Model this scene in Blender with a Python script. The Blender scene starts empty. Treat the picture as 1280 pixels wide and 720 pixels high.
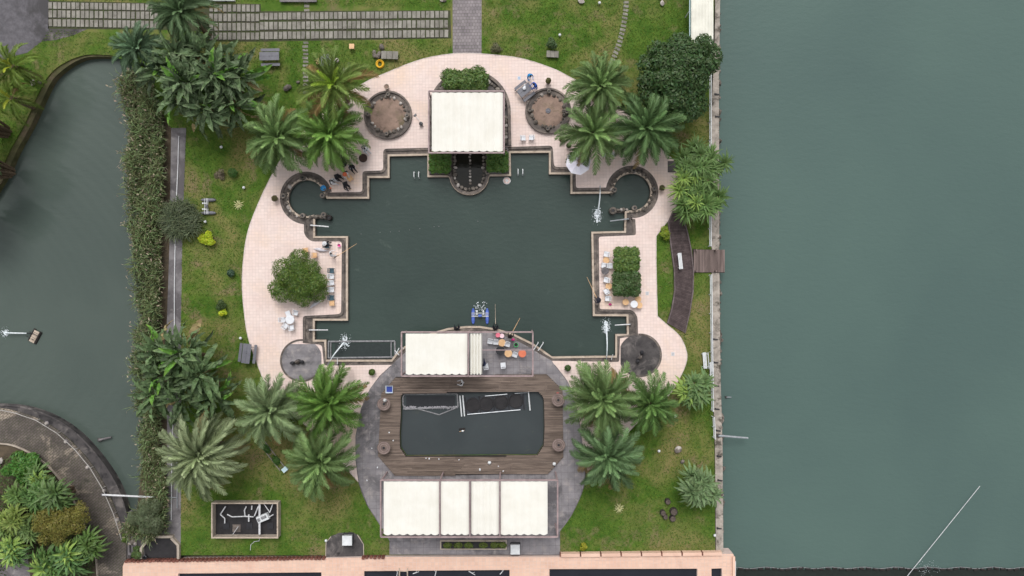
import bpy, bmesh, math, random
import numpy as np
from mathutils import Vector, Matrix, geometry

# ------------------------------------------------------------------ camera, sky, sun, exposure
S = 40.0/3.0            # plan scale: 13.33 units of the survey grid per metre
H = 64.0                # flying height in metres
scene = bpy.context.scene
cam_d = bpy.data.cameras.new('camera'); cam = bpy.data.objects.new('camera', cam_d)
scene.collection.objects.link(cam)
cam.location = (0, 0, H); cam.rotation_euler = (0, 0, 0)
cam_d.sensor_width = 36; cam_d.lens = 24; cam_d.clip_end = 2000; cam_d.clip_start = 0.5
scene.camera = cam

SUN_EL, SUN_ROT = math.radians(56), math.radians(-4)
world = bpy.data.worlds.new('World'); scene.world = world; world.use_nodes = True
nt = world.node_tree; nt.nodes.clear()
wo = nt.nodes.new('ShaderNodeOutputWorld'); bg = nt.nodes.new('ShaderNodeBackground')
sky = nt.nodes.new('ShaderNodeTexSky'); sky.sky_type = 'NISHITA'; sky.sun_disc = False
sky.sun_elevation = SUN_EL; sky.sun_rotation = SUN_ROT
sky.air_density = 1.0; sky.dust_density = 3.0; sky.ozone_density = 1.0
hs = nt.nodes.new('ShaderNodeHueSaturation'); hs.inputs['Saturation'].default_value = 0.10
nt.links.new(sky.outputs[0], hs.inputs['Color']); nt.links.new(hs.outputs[0], bg.inputs[0])
bg.inputs[1].default_value = 0.15
nt.links.new(bg.outputs[0], wo.inputs[0])
sun_d = bpy.data.lights.new('sun', 'SUN'); sun = bpy.data.objects.new('sun', sun_d)
scene.collection.objects.link(sun)
sun_d.energy = 1.2; sun_d.angle = math.radians(28); sun_d.color = (1.0, 0.97, 0.93)
# sun_rotation is measured clockwise from +Y
sdir = Vector((math.sin(SUN_ROT)*math.cos(SUN_EL), math.cos(SUN_ROT)*math.cos(SUN_EL), math.sin(SUN_EL)))
sun.rotation_euler = sdir.to_track_quat('Z', 'Y').to_euler()
vs = scene.view_settings
vs.view_transform = 'Standard'; vs.look = 'None'; vs.exposure = 0.42; vs.gamma = 1.0
vs.use_curve_mapping = False

# ------------------------------------------------------------------ helpers
R = random.Random(11)
NP = np.random.default_rng(5)
COL = scene.collection
def W(px, py, z=0.0):
    k = (H-z)/H
    return Vector(((px-640)/S*k, (360-py)/S*k, z))
def lin(v):
    v /= 255.0
    return v/12.92 if v <= 0.04045 else ((v+0.055)/1.055)**2.4
def C(r, g, b, k=0.85):
    return (lin(r)*k, lin(g)*k, lin(b)*k, 1.0)

def tag(o, label=None, cat=None, group=None, kind=None):
    if label: o['label'] = label
    if cat: o['category'] = cat
    if group: o['group'] = group
    if kind: o['kind'] = kind
    return o
def thing(name, label, cat, loc, rotz=0.0, group=None):
    o = bpy.data.objects.new(name, None); COL.objects.link(o)
    o.empty_display_size = 0.2
    o.location = loc; o.rotation_euler = (0, 0, rotz)
    return tag(o, label, cat, group)
def link(name, me, parent=None, loc=None, rot=None, scale=None, color=None):
    o = bpy.data.objects.new(name, me); COL.objects.link(o)
    if parent: o.parent = parent
    if loc is not None: o.location = loc
    if rot is not None: o.rotation_euler = rot
    if scale is not None: o.scale = scale if hasattr(scale, '__len__') else (scale,)*3
    if color is not None: o.color = tuple(color[:3])+(1.0,)
    return o

class MB:
    def __init__(s): s.v = []; s.f = []; s.m = []; s.cur = 0
    def face(s, pts):
        n = len(s.v); s.v += [tuple(p) for p in pts]; s.f.append(tuple(range(n, n+len(pts)))); s.m.append(s.cur)
    def add(s, vs_, fs):
        n = len(s.v); s.v += [tuple(p) for p in vs_]
        for f in fs: s.f.append(tuple(i+n for i in f)); s.m.append(s.cur)
    def box(s, c, d, rz=0.0, taper=1.0):
        cx, cy, cz = c; hx, hy, hz = d[0]/2, d[1]/2, d[2]/2
        cr, sr = math.cos(rz), math.sin(rz); vs_ = []
        for z, t in ((-hz, 1.0), (hz, taper)):
            for x, y in ((-hx, -hy), (hx, -hy), (hx, hy), (-hx, hy)):
                x *= t; y *= t
                vs_.append((cx+x*cr-y*sr, cy+x*sr+y*cr, cz+z))
        s.add(vs_, [(3,2,1,0),(4,5,6,7),(0,1,5,4),(1,2,6,5),(2,3,7,6),(3,0,4,7)])
        return s
    def cyl(s, p0, p1, r0, r1=None, n=10, caps=True):
        p0, p1 = Vector(p0), Vector(p1); r1 = r0 if r1 is None else r1
        d = (p1-p0).normalized() if (p1-p0).length > 1e-9 else Vector((0,0,1))
        a = d.orthogonal().normalized(); b = d.cross(a)
        vs_ = []
        for p, r in ((p0, r0), (p1, r1)):
            for i in range(n):
                t = 2*math.pi*i/n; vs_.append(p+a*(r*math.cos(t))+b*(r*math.sin(t)))
        fs = [(i, (i+1) % n, n+(i+1) % n, n+i) for i in range(n)]
        if caps: fs += [tuple(reversed(range(n))), tuple(range(n, 2*n))]
        s.add(vs_, fs); return s
    def tube(s, pts, r, n=6):
        for i in range(len(pts)-1): s.cyl(pts[i], pts[i+1], r, r, n)
        return s
    def lathe(s, prof, n=20, c=(0,0,0)):
        vs_ = []
        for r, z in prof:
            for i in range(n):
                t = 2*math.pi*i/n; vs_.append((c[0]+r*math.cos(t), c[1]+r*math.sin(t), c[2]+z))
        fs = []
        for k in range(len(prof)-1):
            for i in range(n):
                j = (i+1) % n; fs.append((k*n+i, k*n+j, (k+1)*n+j, (k+1)*n+i))
        m = len(prof)-1
        if prof[m][0] > 1e-4: fs.append(tuple(m*n+i for i in range(n)))
        s.add(vs_, fs); return s
    def rock(s, c, d, seed=0, n1=7, n2=4):
        rr = random.Random(seed); vs_ = []
        ph = rr.random()*6
        for j in range(1, n2):
            la = -math.pi/2+math.pi*j/n2
            for i in range(n1):
                lo = 2*math.pi*i/n1+ph; q = rr.uniform(.78, 1.12)
                vs_.append((c[0]+d[0]/2*q*math.cos(la)*math.cos(lo), c[1]+d[1]/2*q*math.cos(la)*math.sin(lo), c[2]+d[2]/2*q*math.sin(la)))
        vs_.append((c[0], c[1], c[2]-d[2]/2)); vs_.append((c[0]+d[0]*.08*rr.uniform(-1,1), c[1], c[2]+d[2]/2))
        fs = []
        for j in range(n2-2):
            for i in range(n1):
                k = (i+1) % n1; fs.append((j*n1+i, j*n1+k, (j+1)*n1+k, (j+1)*n1+i))
        b = len(vs_)-2; t = b+1; L = (n2-2)*n1
        for i in range(n1):
            k = (i+1) % n1; fs.append((k, i, b)); fs.append((L+i, L+k, t))
        s.add(vs_, fs); return s
    def mesh(s, name, mats, sub=None, smooth=False):
        me = bpy.data.meshes.new(name)
        v = s.v if sub is None else [(a-sub[0], b-sub[1], c-sub[2]) for a, b, c in s.v]
        me.from_pydata(v, [], s.f)
        for m in (mats if isinstance(mats, (list, tuple)) else [mats]): me.materials.append(m)
        if any(s.m): me.polygons.foreach_set('material_index', s.m)
        if smooth: me.polygons.foreach_set('use_smooth', [True]*len(me.polygons))
        me.update(); return me
    def build(s, name, mats, parent=None, sub=None, smooth=False):
        return link(name, s.mesh(name, mats, sub, smooth), parent)

def quads_mesh(name, V, mat, smooth=False):
    """V: (N,4,3) array of quads"""
    N = len(V); me = bpy.data.meshes.new(name)
    me.vertices.add(N*4); me.vertices.foreach_set('co', np.asarray(V, dtype=np.float32).ravel())
    me.loops.add(N*4); me.loops.foreach_set('vertex_index', np.arange(N*4, dtype=np.int32))
    me.polygons.add(N); me.polygons.foreach_set('loop_start', np.arange(0, N*4, 4, dtype=np.int32))
    try: me.polygons.foreach_set('loop_total', np.full(N, 4, dtype=np.int32))
    except Exception: pass
    me.materials.append(mat); me.update(calc_edges=True)
    return me

def arc(cx, cy, r, a0, a1, n=20, ry=None):
    ry = r if ry is None else ry
    return [(cx+r*math.cos(math.radians(a0+(a1-a0)*i/n)), cy+ry*math.sin(math.radians(a0+(a1-a0)*i/n))) for i in range(n+1)]
def fillet(pts):
    out = []; n = len(pts)
    for i, p in enumerate(pts):
        if len(p) < 3: out.append((p[0], p[1])); continue
        r = p[2]; a = Vector(pts[i-1][:2]); b = Vector(p[:2]); c = Vector(pts[(i+1) % n][:2])
        u = (a-b).normalized(); w = (c-b).normalized()
        for t in (0, .25, .5, .75, 1):
            q = b+u*r*(1-t)**2+w*r*t**2
            out.append((q.x, q.y))
    return out
def area(p): return sum(p[i][0]*p[(i+1) % len(p)][1]-p[(i+1) % len(p)][0]*p[i][1] for i in range(len(p)))/2
def offset(pts, d):
    """mitred offset of a closed outline; positive = outwards"""
    sg = 1 if area(pts) > 0 else -1; n = len(pts); out = []
    for i in range(n):
        a, b, c = Vector(pts[i-1]), Vector(pts[i]), Vector(pts[(i+1) % n])
        e1 = (b-a); e2 = (c-b)
        if e1.length < 1e-6 or e2.length < 1e-6: out.append((b.x, b.y)); continue
        e1.normalize(); e2.normalize()
        n1 = Vector((e1.y, -e1.x))*sg; n2 = Vector((e2.y, -e2.x))*sg
        m = n1+n2; L = m.length
        if L < .3: out.append((b.x+n1.x*d, b.y+n1.y*d)); continue
        m /= L; k = min(1/max(m.dot(n1), .35), 2.2)
        out.append((b.x+m.x*d*k, b.y+m.y*d*k))
    return out
def sheet(outer, holes=(), z=0.0):
    """triangulated outline (world metres) -> list of triangles"""
    polys = [[Vector((x, y, 0)) for x, y in q] for q in (outer, *holes)]
    flat = [p for q in polys for p in q]
    tris = []
    for t in geometry.tessellate_polygon(polys):
        a, b, c = (flat[i] for i in t)
        if (b-a).cross(c-a).z < 0: b, c = c, b
        tris.append((a, b, c))
    return tris
def slab(name, outer, z1, z0, mat, holes=(), parent=None, kind='structure', mb=None, walls=True):
    """px outline -> prism with top at z1 and sides to z0. Outlines are true plan coordinates."""
    w = lambda q: [tuple(W(p[0], p[1])[:2]) for p in q]
    O = w(outer); Hs = [w(h) for h in holes]
    m = mb or MB()
    for t in sheet(O, Hs): m.face([(p.x, p.y, z1) for p in t])
    if walls:
        for ring, sgn in [(O, 1)]+[(h, -1) for h in Hs]:
            if (area(ring) > 0) != (sgn > 0): ring = ring[::-1]
            for i in range(len(ring)):
                a, b = ring[i], ring[(i+1) % len(ring)]
                m.face([(a[0],a[1],z0), (b[0],b[1],z0), (b[0],b[1],z1), (a[0],a[1],z1)])
    if mb: return None
    o = m.build(name, mat, parent)
    if kind and not parent: o['kind'] = kind
    return o
def inside(pts, poly):
    """vectorised point in polygon; pts (N,2)"""
    x, y = pts[:,0], pts[:,1]; r = np.zeros(len(pts), bool); n = len(poly)
    for i in range(n):
        x1, y1 = poly[i]; x2, y2 = poly[(i+1) % n]
        if y1 == y2: continue
        c = ((y1 > y) != (y2 > y)) & (x < (x2-x1)*(y-y1)/(y2-y1)+x1)
        r ^= c
    return r
def clip_half(poly, nx, ny, d):
    out = []; n = len(poly)
    for i in range(n):
        a, b = poly[i], poly[(i+1) % n]
        da = a[0]*nx+a[1]*ny-d; db = b[0]*nx+b[1]*ny-d
        if da <= 0: out.append(a)
        if (da < 0 < db) or (db < 0 < da):
            t = da/(da-db); out.append((a[0]+(b[0]-a[0])*t, a[1]+(b[1]-a[1])*t))
    return out
def tiles(name, outer, holes, size, gap, z, mat, parent, rot=0.0, size_y=None, stagger=0.0):
    """real square tiles clipped to an outline, one sheet of separate pieces"""
    sy = size_y or size
    w = lambda q: [tuple(W(p[0], p[1])[:2]) for p in q]
    cr, sr = math.cos(-rot), math.sin(-rot); m = MB()
    back = lambda p: (p[0]*cr+p[1]*sr, -p[0]*sr+p[1]*cr, z)
    for t in sheet(w(outer), [w(h) for h in holes]):
        tri = [(p.x*cr-p.y*sr, p.x*sr+p.y*cr) for p in t]
        y0 = math.floor(min(p[1] for p in tri)/sy); y1 = math.floor(max(p[1] for p in tri)/sy)
        for j in range(y0, y1+1):
            row = clip_half(clip_half(tri, 0, 1, (j+1)*sy-gap/2), 0, -1, -(j*sy+gap/2))
            if len(row) < 3: continue
            off = stagger*size*(j % 2)
            x0 = math.floor((min(p[0] for p in row)-off)/size); x1 = math.floor((max(p[0] for p in row)-off)/size)
            for i in range(x0, x1+1):
                q = clip_half(clip_half(row, 1, 0, (i+1)*size-gap/2+off), -1, 0, -(i*size+gap/2+off))
                if len(q) < 3 or abs(area(q)) < 2e-4: continue
                m.face([back(p) for p in q])
    o = m.build(name, mat, parent); o['kind'] = 'stuff'
    return o

# ------------------------------------------------------------------ materials
def mixrgb(nt, a, b, f, mode='MIX'):
    n = nt.nodes.new('ShaderNodeMix'); n.data_type = 'RGBA'; n.blend_type = mode
    for sock, val in ((n.inputs[0], f), (n.inputs[6], a), (n.inputs[7], b)):
        if hasattr(val, 'is_linked') or hasattr(val, 'links'): nt.links.new(val, sock)
        else: sock.default_value = val
    return n.outputs[2]
def noise(nt, scale, detail=5, rough=.6, vec=None, dist=0.0):
    n = nt.nodes.new('ShaderNodeTexNoise'); n.inputs['Scale'].default_value = scale
    n.inputs['Detail'].default_value = detail; n.inputs['Roughness'].default_value = rough
    n.inputs['Distortion'].default_value = dist
    if vec is not None: nt.links.new(vec, n.inputs['Vector'])
    return n.outputs['Fac']
def ramp(nt, fac, lo, hi):
    n = nt.nodes.new('ShaderNodeMapRange'); n.inputs[1].default_value = lo; n.inputs[2].default_value = hi
    n.clamp = True; nt.links.new(fac, n.inputs[0]); return n.outputs[0]
def pos(nt, scale=(1,1,1), rotz=0.0, obj=False):
    if obj: src = nt.nodes.new('ShaderNodeTexCoord').outputs['Object']
    else: src = nt.nodes.new('ShaderNodeNewGeometry').outputs['Position']
    mp = nt.nodes.new('ShaderNodeMapping'); mp.inputs['Scale'].default_value = scale
    mp.inputs['Rotation'].default_value = (0, 0, rotz)
    nt.links.new(src, mp.inputs[0]); return mp.outputs[0]
def M(name, c1, c2=None, scale=3.0, rng=(.35,.65), rough=.8, c3=None, s3=.3, r3=(.5,.62), c4=None, s4=.8, r4=(.58,.7),
      bump=0.0, bs=None, spec=.3, metal=0.0, stretch=(1,1,1), obj=False, island=0.0, rotz=0.0):
    m = bpy.data.materials.new(name); m.use_nodes = True; nt = m.node_tree
    b = nt.nodes['Principled BSDF']; b.inputs['Roughness'].default_value = rough
    b.inputs['Metallic'].default_value = metal; b.inputs['Specular IOR Level'].default_value = spec
    col = c1; v = pos(nt, stretch, rotz, obj)
    if c2: col = mixrgb(nt, c1, c2, ramp(nt, noise(nt, scale, 6, .65, v), *rng))
    if c3: col = mixrgb(nt, col, c3, ramp(nt, noise(nt, s3, 7, .65, v, .6), *r3))
    if c4: col = mixrgb(nt, col, c4, ramp(nt, noise(nt, s4, 8, .7, v, .3), *r4))
    if island:
        g = nt.nodes.new('ShaderNodeNewGeometry'); h = nt.nodes.new('ShaderNodeHueSaturation')
        mr = nt.nodes.new('ShaderNodeMapRange'); mr.inputs[3].default_value = 1-island; mr.inputs[4].default_value = 1+island
        oi = nt.nodes.new('ShaderNodeObjectInfo'); ad = nt.nodes.new('ShaderNodeMath'); ad.operation = 'ADD'
        fr = nt.nodes.new('ShaderNodeMath'); fr.operation = 'FRACT'
        nt.links.new(g.outputs['Random Per Island'], ad.inputs[0]); nt.links.new(oi.outputs['Random'], ad.inputs[1])
        nt.links.new(ad.outputs[0], fr.inputs[0]); nt.links.new(fr.outputs[0], mr.inputs[0])
        nt.links.new(mr.outputs[0], h.inputs['Value'])
        if hasattr(col, 'links'): nt.links.new(col, h.inputs['Color'])
        else: h.inputs['Color'].default_value = col
        col = h.outputs[0]
    if hasattr(col, 'links'): nt.links.new(col, b.inputs['Base Color'])
    else: b.inputs['Base Color'].default_value = col
    if bump:
        bn = nt.nodes.new('ShaderNodeBump'); bn.inputs['Strength'].default_value = bump; bn.inputs['Distance'].default_value = .05
        nt.links.new(noise(nt, bs or scale*4, 5, .7, v), bn.inputs['Height']); nt.links.new(bn.outputs[0], b.inputs['Normal'])
    return m
def leafmat(name, base=None, rough=.5, trans=.25, var=.35, hue=.03, spec=.4):
    """base None: the object's own colour"""
    m = bpy.data.materials.new(name); m.use_nodes = True; nt = m.node_tree
    b = nt.nodes['Principled BSDF']; b.inputs['Roughness'].default_value = rough
    b.inputs['Specular IOR Level'].default_value = spec
    oi = nt.nodes.new('ShaderNodeObjectInfo'); g = nt.nodes.new('ShaderNodeNewGeometry')
    ad = nt.nodes.new('ShaderNodeMath'); ad.operation = 'ADD'; fr = nt.nodes.new('ShaderNodeMath'); fr.operation = 'FRACT'
    nt.links.new(g.outputs['Random Per Island'], ad.inputs[0]); nt.links.new(oi.outputs['Random'], ad.inputs[1]); nt.links.new(ad.outputs[0], fr.inputs[0])
    h = nt.nodes.new('ShaderNodeHueSaturation')
    for src, sock, lo, hi in ((fr.outputs[0], 'Value', 1-var, 1+var), (g.outputs['Random Per Island'], 'Hue', .5-hue, .5+hue)):
        mr = nt.nodes.new('ShaderNodeMapRange'); mr.inputs[3].default_value = lo; mr.inputs[4].default_value = hi
        nt.links.new(src, mr.inputs[0]); nt.links.new(mr.outputs[0], h.inputs[sock])
    if base: h.inputs['Color'].default_value = base
    else: nt.links.new(oi.outputs['Color'], h.inputs['Color'])
    nt.links.new(h.outputs[0], b.inputs['Base Color'])
    tr = nt.nodes.new('ShaderNodeBsdfTranslucent'); nt.links.new(h.outputs[0], tr.inputs[0])
    mx = nt.nodes.new('ShaderNodeMixShader'); mx.inputs[0].default_value = trans
    nt.links.new(b.outputs[0], mx.inputs[1]); nt.links.new(tr.outputs[0], mx.inputs[2])
    nt.links.new(mx.outputs[0], nt.nodes['Material Output'].inputs[0])
    return m
def watermat(name, c1, c2, s=.12, ripple=.12, rs=2.2, rough=.06, rings=None, c3=None):
    m = bpy.data.materials.new(name); m.use_nodes = True; nt = m.node_tree
    b = nt.nodes['Principled BSDF']; b.inputs['Roughness'].default_value = rough; b.inputs['IOR'].default_value = 1.33
    b.inputs['Specular IOR Level'].default_value = .5
    v = pos(nt)
    col = mixrgb(nt, c1, c2, ramp(nt, noise(nt, s, 4, .55, v, .4), .35, .65))
    if c3: col = mixrgb(nt, col, c3, ramp(nt, noise(nt, s*4, 8, .7, v, .8), .62, .75))
    nt.links.new(col, b.inputs['Base Color'])
    hgt = noise(nt, rs, 4, .6, pos(nt, (1.0, 1.7, 1)))
    if rings:
        for (cx, cy, sc, amt) in rings:
            mp = nt.nodes.new('ShaderNodeMapping'); mp.inputs['Location'].default_value = (-cx, -cy, 0)
            nt.links.new(v, mp.inputs[0])
            w = nt.nodes.new('ShaderNodeTexWave'); w.wave_type = 'RINGS'; w.rings_direction = 'Z'
            w.inputs['Scale'].default_value = sc; w.inputs['Distortion'].default_value = 2.5; w.inputs['Detail'].default_value = 2
            w.inputs['Detail Scale'].default_value = .6
            nt.links.new(mp.outputs[0], w.inputs[0])
            a = nt.nodes.new('ShaderNodeMath'); a.operation = 'MULTIPLY_ADD'; a.inputs[1].default_value = amt
            nt.links.new(w.outputs['Fac'], a.inputs[0]); nt.links.new(hgt, a.inputs[2]); hgt = a.outputs[0]
    bn = nt.nodes.new('ShaderNodeBump'); bn.inputs['Strength'].default_value = ripple; bn.inputs['Distance'].default_value = .1
    nt.links.new(hgt, bn.inputs['Height']); nt.links.new(bn.outputs[0], b.inputs['Normal'])
    return m

m_earth = M('bare_earth', C(95,82,66), C(70,62,50), 1.5, bump=.3)
m_mud = M('mossy_bank', C(92,90,58), C(66,66,40), 1.2, c4=C(98,86,68), s4=.8, r4=(.5,.65), bump=.5)
m_lawn = M('lawn', C(90,116,46), C(64,94,32), .8, c3=C(130,122,78), s3=.16, r3=(.45,.66), c4=C(132,114,90), s4=.36, r4=(.54,.70), bump=.5, bs=14, rough=.9, spec=.1)
m_grout = M('tile_joint', C(219,200,192), C(207,187,179), 2)
m_tile = M('pink_tile', C(234,216,209), C(228,206,198), .5, c3=C(233,208,190), s3=.16, r3=(.5,.68), c4=C(214,190,178), s4=.9, r4=(.66,.8), island=.045, rough=.65)
m_gutter = M('wet_dark_stone', C(112,103,98), C(80,74,71), 1.6, c3=C(142,130,121), s3=.7, r3=(.5,.66), c4=C(60,56,54), s4=1.4, r4=(.55,.66), bump=.5, bs=10, rough=.75)
m_coping = M('pale_coping', C(200,184,168), C(172,156,140), 2.2, c4=C(112,98,84), s4=1.1, r4=(.58,.72), bump=.3, bs=20)
m_rock = M('grey_rock', C(132,123,115), C(78,73,68), 3, c4=C(58,56,48), s4=2.2, r4=(.55,.7), bump=.6, bs=12, island=.3)
m_conc = M('concrete', C(132,128,130), C(112,108,110), 1.2, c3=C(92,88,90), s3=.35, r3=(.48,.6), c4=C(158,152,150), s4=1.6, r4=(.6,.72), bump=.2, bs=18)
m_pave = M('grey_paving', C(146,142,145), C(126,122,126), .8, c3=C(104,101,104), s3=.22, r3=(.50,.60), c4=C(158,151,150), s4=1.0, r4=(.52,.66), bump=.25, bs=16, island=.07)
m_conc_d = M('dark_stained_concrete', C(84,80,80), C(60,57,58), 1.1, c3=C(112,106,104), s3=.5, r3=(.52,.62), c4=C(40,39,41), s4=1.1, r4=(.56,.66), bump=.3, bs=14)
m_asph = M('asphalt', C(106,103,108), C(84,82,86), 2.4, c3=C(70,68,70), s3=.2, r3=(.5,.6), bump=.4, bs=30)
m_paver = M('paver_slab', C(150,146,138), C(122,118,110), 1.1, c4=C(92,88,78), s4=1.3, r4=(.55,.72), island=.16, bump=.3, bs=14)
m_cobble = M('block_paving', C(146,138,140), C(124,117,120), 1.0, island=.13, bump=.2, bs=20)
m_causeway = M('old_block_paving', C(106,98,92), C(84,77,74), .8, c3=C(158,145,132), s3=.25, r3=(.52,.60), c4=C(60,55,54), s4=.9, r4=(.55,.7), island=.12, bump=.3, bs=16)
m_joint = M('dark_joint', C(66,62,50), C(60,72,34), .9, bump=.3)
m_plank = M('deck_wood', C(134,119,109), C(99,87,80), 1.3, stretch=(.5,6,1), c4=C(156,141,131), s4=.4, r4=(.58,.74), island=.2, rough=.85, spec=.15)
m_plank2 = M('boardwalk_wood', C(96,84,84), C(74,64,64), 3.0, c4=C(118,106,102), s4=.9, r4=(.58,.75), island=.12, rough=.85, spec=.15)
m_dark = M('black_timber', C(48,43,42), C(34,31,30), 2)
m_orange = M('terracotta_tile', C(228,194,174), C(220,182,162), .7, c3=C(206,168,150), s3=.3, r3=(.55,.7), island=.05)
m_brick = M('red_brick', C(132,84,72), C(104,66,58), 3, island=.2, bump=.3)
m_white = M('white_fabric', C(238,236,228,.80), C(230,227,217,.80), .6, rough=.8, spec=.1)
m_frame = M('mauve_steel', C(168,148,148), C(140,122,122), 2, rough=.5)
m_wpaint = M('white_paint', C(226,228,230), C(205,208,210), 2, rough=.45)
m_wplastic = M('white_plastic', C(232,234,238), C(218,220,226), 4, rough=.4)
m_grey = M('grey_plastic', C(118,118,126), C(104,104,112), 3, rough=.5)
m_dgrey = M('dark_metal', C(52,52,56), C(40,40,44), 3, rough=.5)
m_steel = M('galvanised_pipe', C(176,180,184), C(150,154,160), 3, rough=.35, metal=.4)
m_teal = M('teal_plastic', C(70,96,108), C(58,84,96), 3, rough=.45)
m_beige = M('beige_plastic', C(226,186,142), C(214,172,128), 3, rough=.5)
m_pink = M('pink_plastic', C(226,120,140), None, rough=.4)
m_magenta = M('magenta_plastic', C(214,60,140), None, rough=.4)
m_orangep = M('orange_plastic', C(226,128,96), C(210,112,84), 3, rough=.45)
m_greenp = M('green_plastic', C(90,200,120), None, rough=.4)
m_blue = M('blue_float', C(92,116,196), C(74,98,180), 2, rough=.45)
m_blueb = M('blue_bowl', C(40,140,200), None, rough=.4)
m_navyp = M('navy_plastic', C(52,72,150), None, rough=.4)
m_yellow = M('yellow_hose', C(232,186,40), C(214,160,30), 4, rough=.45)
m_soil = M('brown_soil', C(158,134,120), C(128,108,97), 1.2, c3=C(104,98,72), s3=.6, r3=(.52,.68), c4=C(88,76,68), s4=1.6, r4=(.56,.7), bump=.6, bs=10)
m_bark = M('trunk_bark', C(118,100,80), C(78,66,54), 4, bump=.8, bs=9)
m_foam = M('foaming_water', C(240,244,248), C(205,216,222), 6, rough=.6)
m_net = M('grey_net', C(150,150,152), C(108,108,112), 5, rough=.8)
m_pipe_w = M('white_pipe', C(222,222,224), C(196,196,200), 3, rough=.4)
m_roofw = M('cream_roof', C(232,230,218), C(214,212,200), .8, rough=.6)
m_cream = M('cream_concrete', C(190,178,164), C(160,148,136), 1.5, c4=C(110,102,92), s4=1.2, r4=(.58,.7), bump=.3)
m_seawall = M('sea_wall_concrete', C(182,172,162), C(138,130,122), 1.4, c4=C(84,78,70), s4=1.0, r4=(.52,.64), bump=.5, bs=10)
m_liner = M('black_liner', C(54,52,54), C(40,39,41), 1.5)
mw_pond = watermat('pond_water', C(66,80,75,.74), C(60,73,69,.74), .1, .22, 1.8, c3=C(78,90,84,.8))
mw_lake = watermat('lake_water', C(90,112,106,.74), C(83,104,100,.74), .035, .3, 1.5)
mw_river = watermat('river_water', C(86,97,91,.8), C(78,89,84,.8), .06, .24, 1.6, rings=[(-52, -3, .35, .35)])
mw_deck = watermat('deck_pond_water', C(66,72,74,.85), C(60,66,68,.85), .2, .08, 3.0, c3=C(82,86,78,.8))
mw_tank = watermat('tank_water', C(44,46,54,.8), C(36,38,46,.8), .3, .10, 2.0)
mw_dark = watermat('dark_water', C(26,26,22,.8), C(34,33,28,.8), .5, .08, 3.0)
l_obj = leafmat('leaf', None, .5, .25, .28)
l_frond = leafmat('palm_leaf', None, .5, .22, .25, .015, .28)
l_reed = leafmat('reed_leaf', C(112,124,80), .6, .25, .7, .06)
l_plume = leafmat('reed_plume', C(186,168,148), .8, .3, .3, .02)
l_grass = leafmat('grass_blade', C(86,114,42), .7, .2, .5, .05, .15)

# ------------------------------------------------------------------ outlines traced on the plan grid
def fi(*p): return fillet(list(p))
WATER = ([(487,195.5),(534,194.5),(534,221.5),(561,221.5)] + arc(586.5,219,25,170,10,18)
    + [(612,220.5),(639,220),(638.5,191.5),(686,191),(686,218),(713,218),(713,242.5),(764,242)]
    + arc(790,240,23,176,458,26) + [(781,264),(780,288.5),(739,289.5),(741,395.3),(783,395.5),(783.5,417.5),(769,417.5),(769,444.5),(690,445.5),
       (679,437.5),(665.5,428.5),(641,416.5),(620,410.5),(600,407.5),(583,407.5),(560,410),(540,415.5),(520,424),(505,433),(494,443),(489,449.5),
       (408,449.5),(408,424.5),(393.5,424.5),(393.5,401),(435,401),(435,295),(394,295),(394,271)]
    + arc(383,247.5,22.5,66,344,26) + [(408,248.5),(461.5,248.5),(461.5,222.5),(487,222.5)])
def smooth(pts, n=5):
    P_ = [Vector(p[:2]) for p in pts]; out = []
    for i in range(len(P_)-1):
        a, b, c, d = P_[max(i-1,0)], P_[i], P_[i+1], P_[min(i+2,len(P_)-1)]
        for k in range(n):
            t = k/n; q = .5*((2*b)+(c-a)*t+(2*a-5*b+4*c-d)*t*t+(3*b-a-3*c+d)*t**3); out.append((q.x,q.y))
    return out+[tuple(P_[-1])]
T_ARC = [(676,443),(662,434),(639,422.5),(620,417),(600,414),(583,414),(560,416.5),(542,421.5),(524,429.5),(510,438),(500,446)]
T_A = fillet([(494,456),(405,457,4),(402.5,431,4),(378.5,429),(378.5,395,4),(426.5,392.5,5),(427.5,302,4),(388,302,6),(380,293,5),(380,281)])[0:]
T_L = arc(383,247.5,33,96,346,30)
T_B = fillet([(412,240.5),(453,240,4),(453,214,4),(479,213,4),(479,186,5),(532,184.8),(641,183.6),(691,182,5),(692.5,208.5,4),(719.5,209,4),(720,235,3),(757,234.5)])
T_R = arc(790,240,33,190,452,30)
T_C = fillet([(794,274),(795,294,3),(748.5,296,3),(749.5,386.5,3),(792,387,7),(797,397,4),(797.5,419),(775,423),(774,452.5,3),(690,451)])
TEDGE = T_A+T_L+T_B+T_R+T_C             # from deck, round the pond, back to the deck
T_FULL = TEDGE+T_ARC
DECKPOND = fi((502,492,5),(672,489,5),(679,496,5),(679.5,512),(680,534),(679,556),(671,568.5),(508,569.5),(501,559),(500.5,540),(502,518))
DECKPAVE_L = [(487,676),(476,657),(459,630.5),(449,604),(445,575),(445,545),(452,510),(463,486),(475,470),(489,457)]
DECKPAVE_R = [(693,456),(705,471),(712,483),(721,512),(727,550),(731,600),(716,640),(700,663)]
TERR_L = [(448,602),(425,576),(400,549),(374,524),(350,503),(335,486),(322,455),(310,420),(304.5,380),(303,352),(304.5,325),(310,290),(325,250),(347,206),
          (365,180),(395,150),(425,124),(455,104),(480,92.5),(525,75),(565,67.5),(602,67.5),(650,73),(690,85.5),(715,98)]
TERR_R = [(740,110),(770,130),(800,158),(827,187),(842,200),(846,215),(848,240),(844,264),(820,295),(820,330),(821.5,395),(835,407),(850,421),(858,440),(857,455),
          (848,475),(835,495),(808,517),(784,541),(760,563),(735,592)]
TERR_ALL = smooth(TERR_L+TERR_R[:5])
TERR_R = TERR_R[5:8]+smooth(TERR_R[8:9]+TERR_R[9:11], 1)+smooth(TERR_R[11:])
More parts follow.
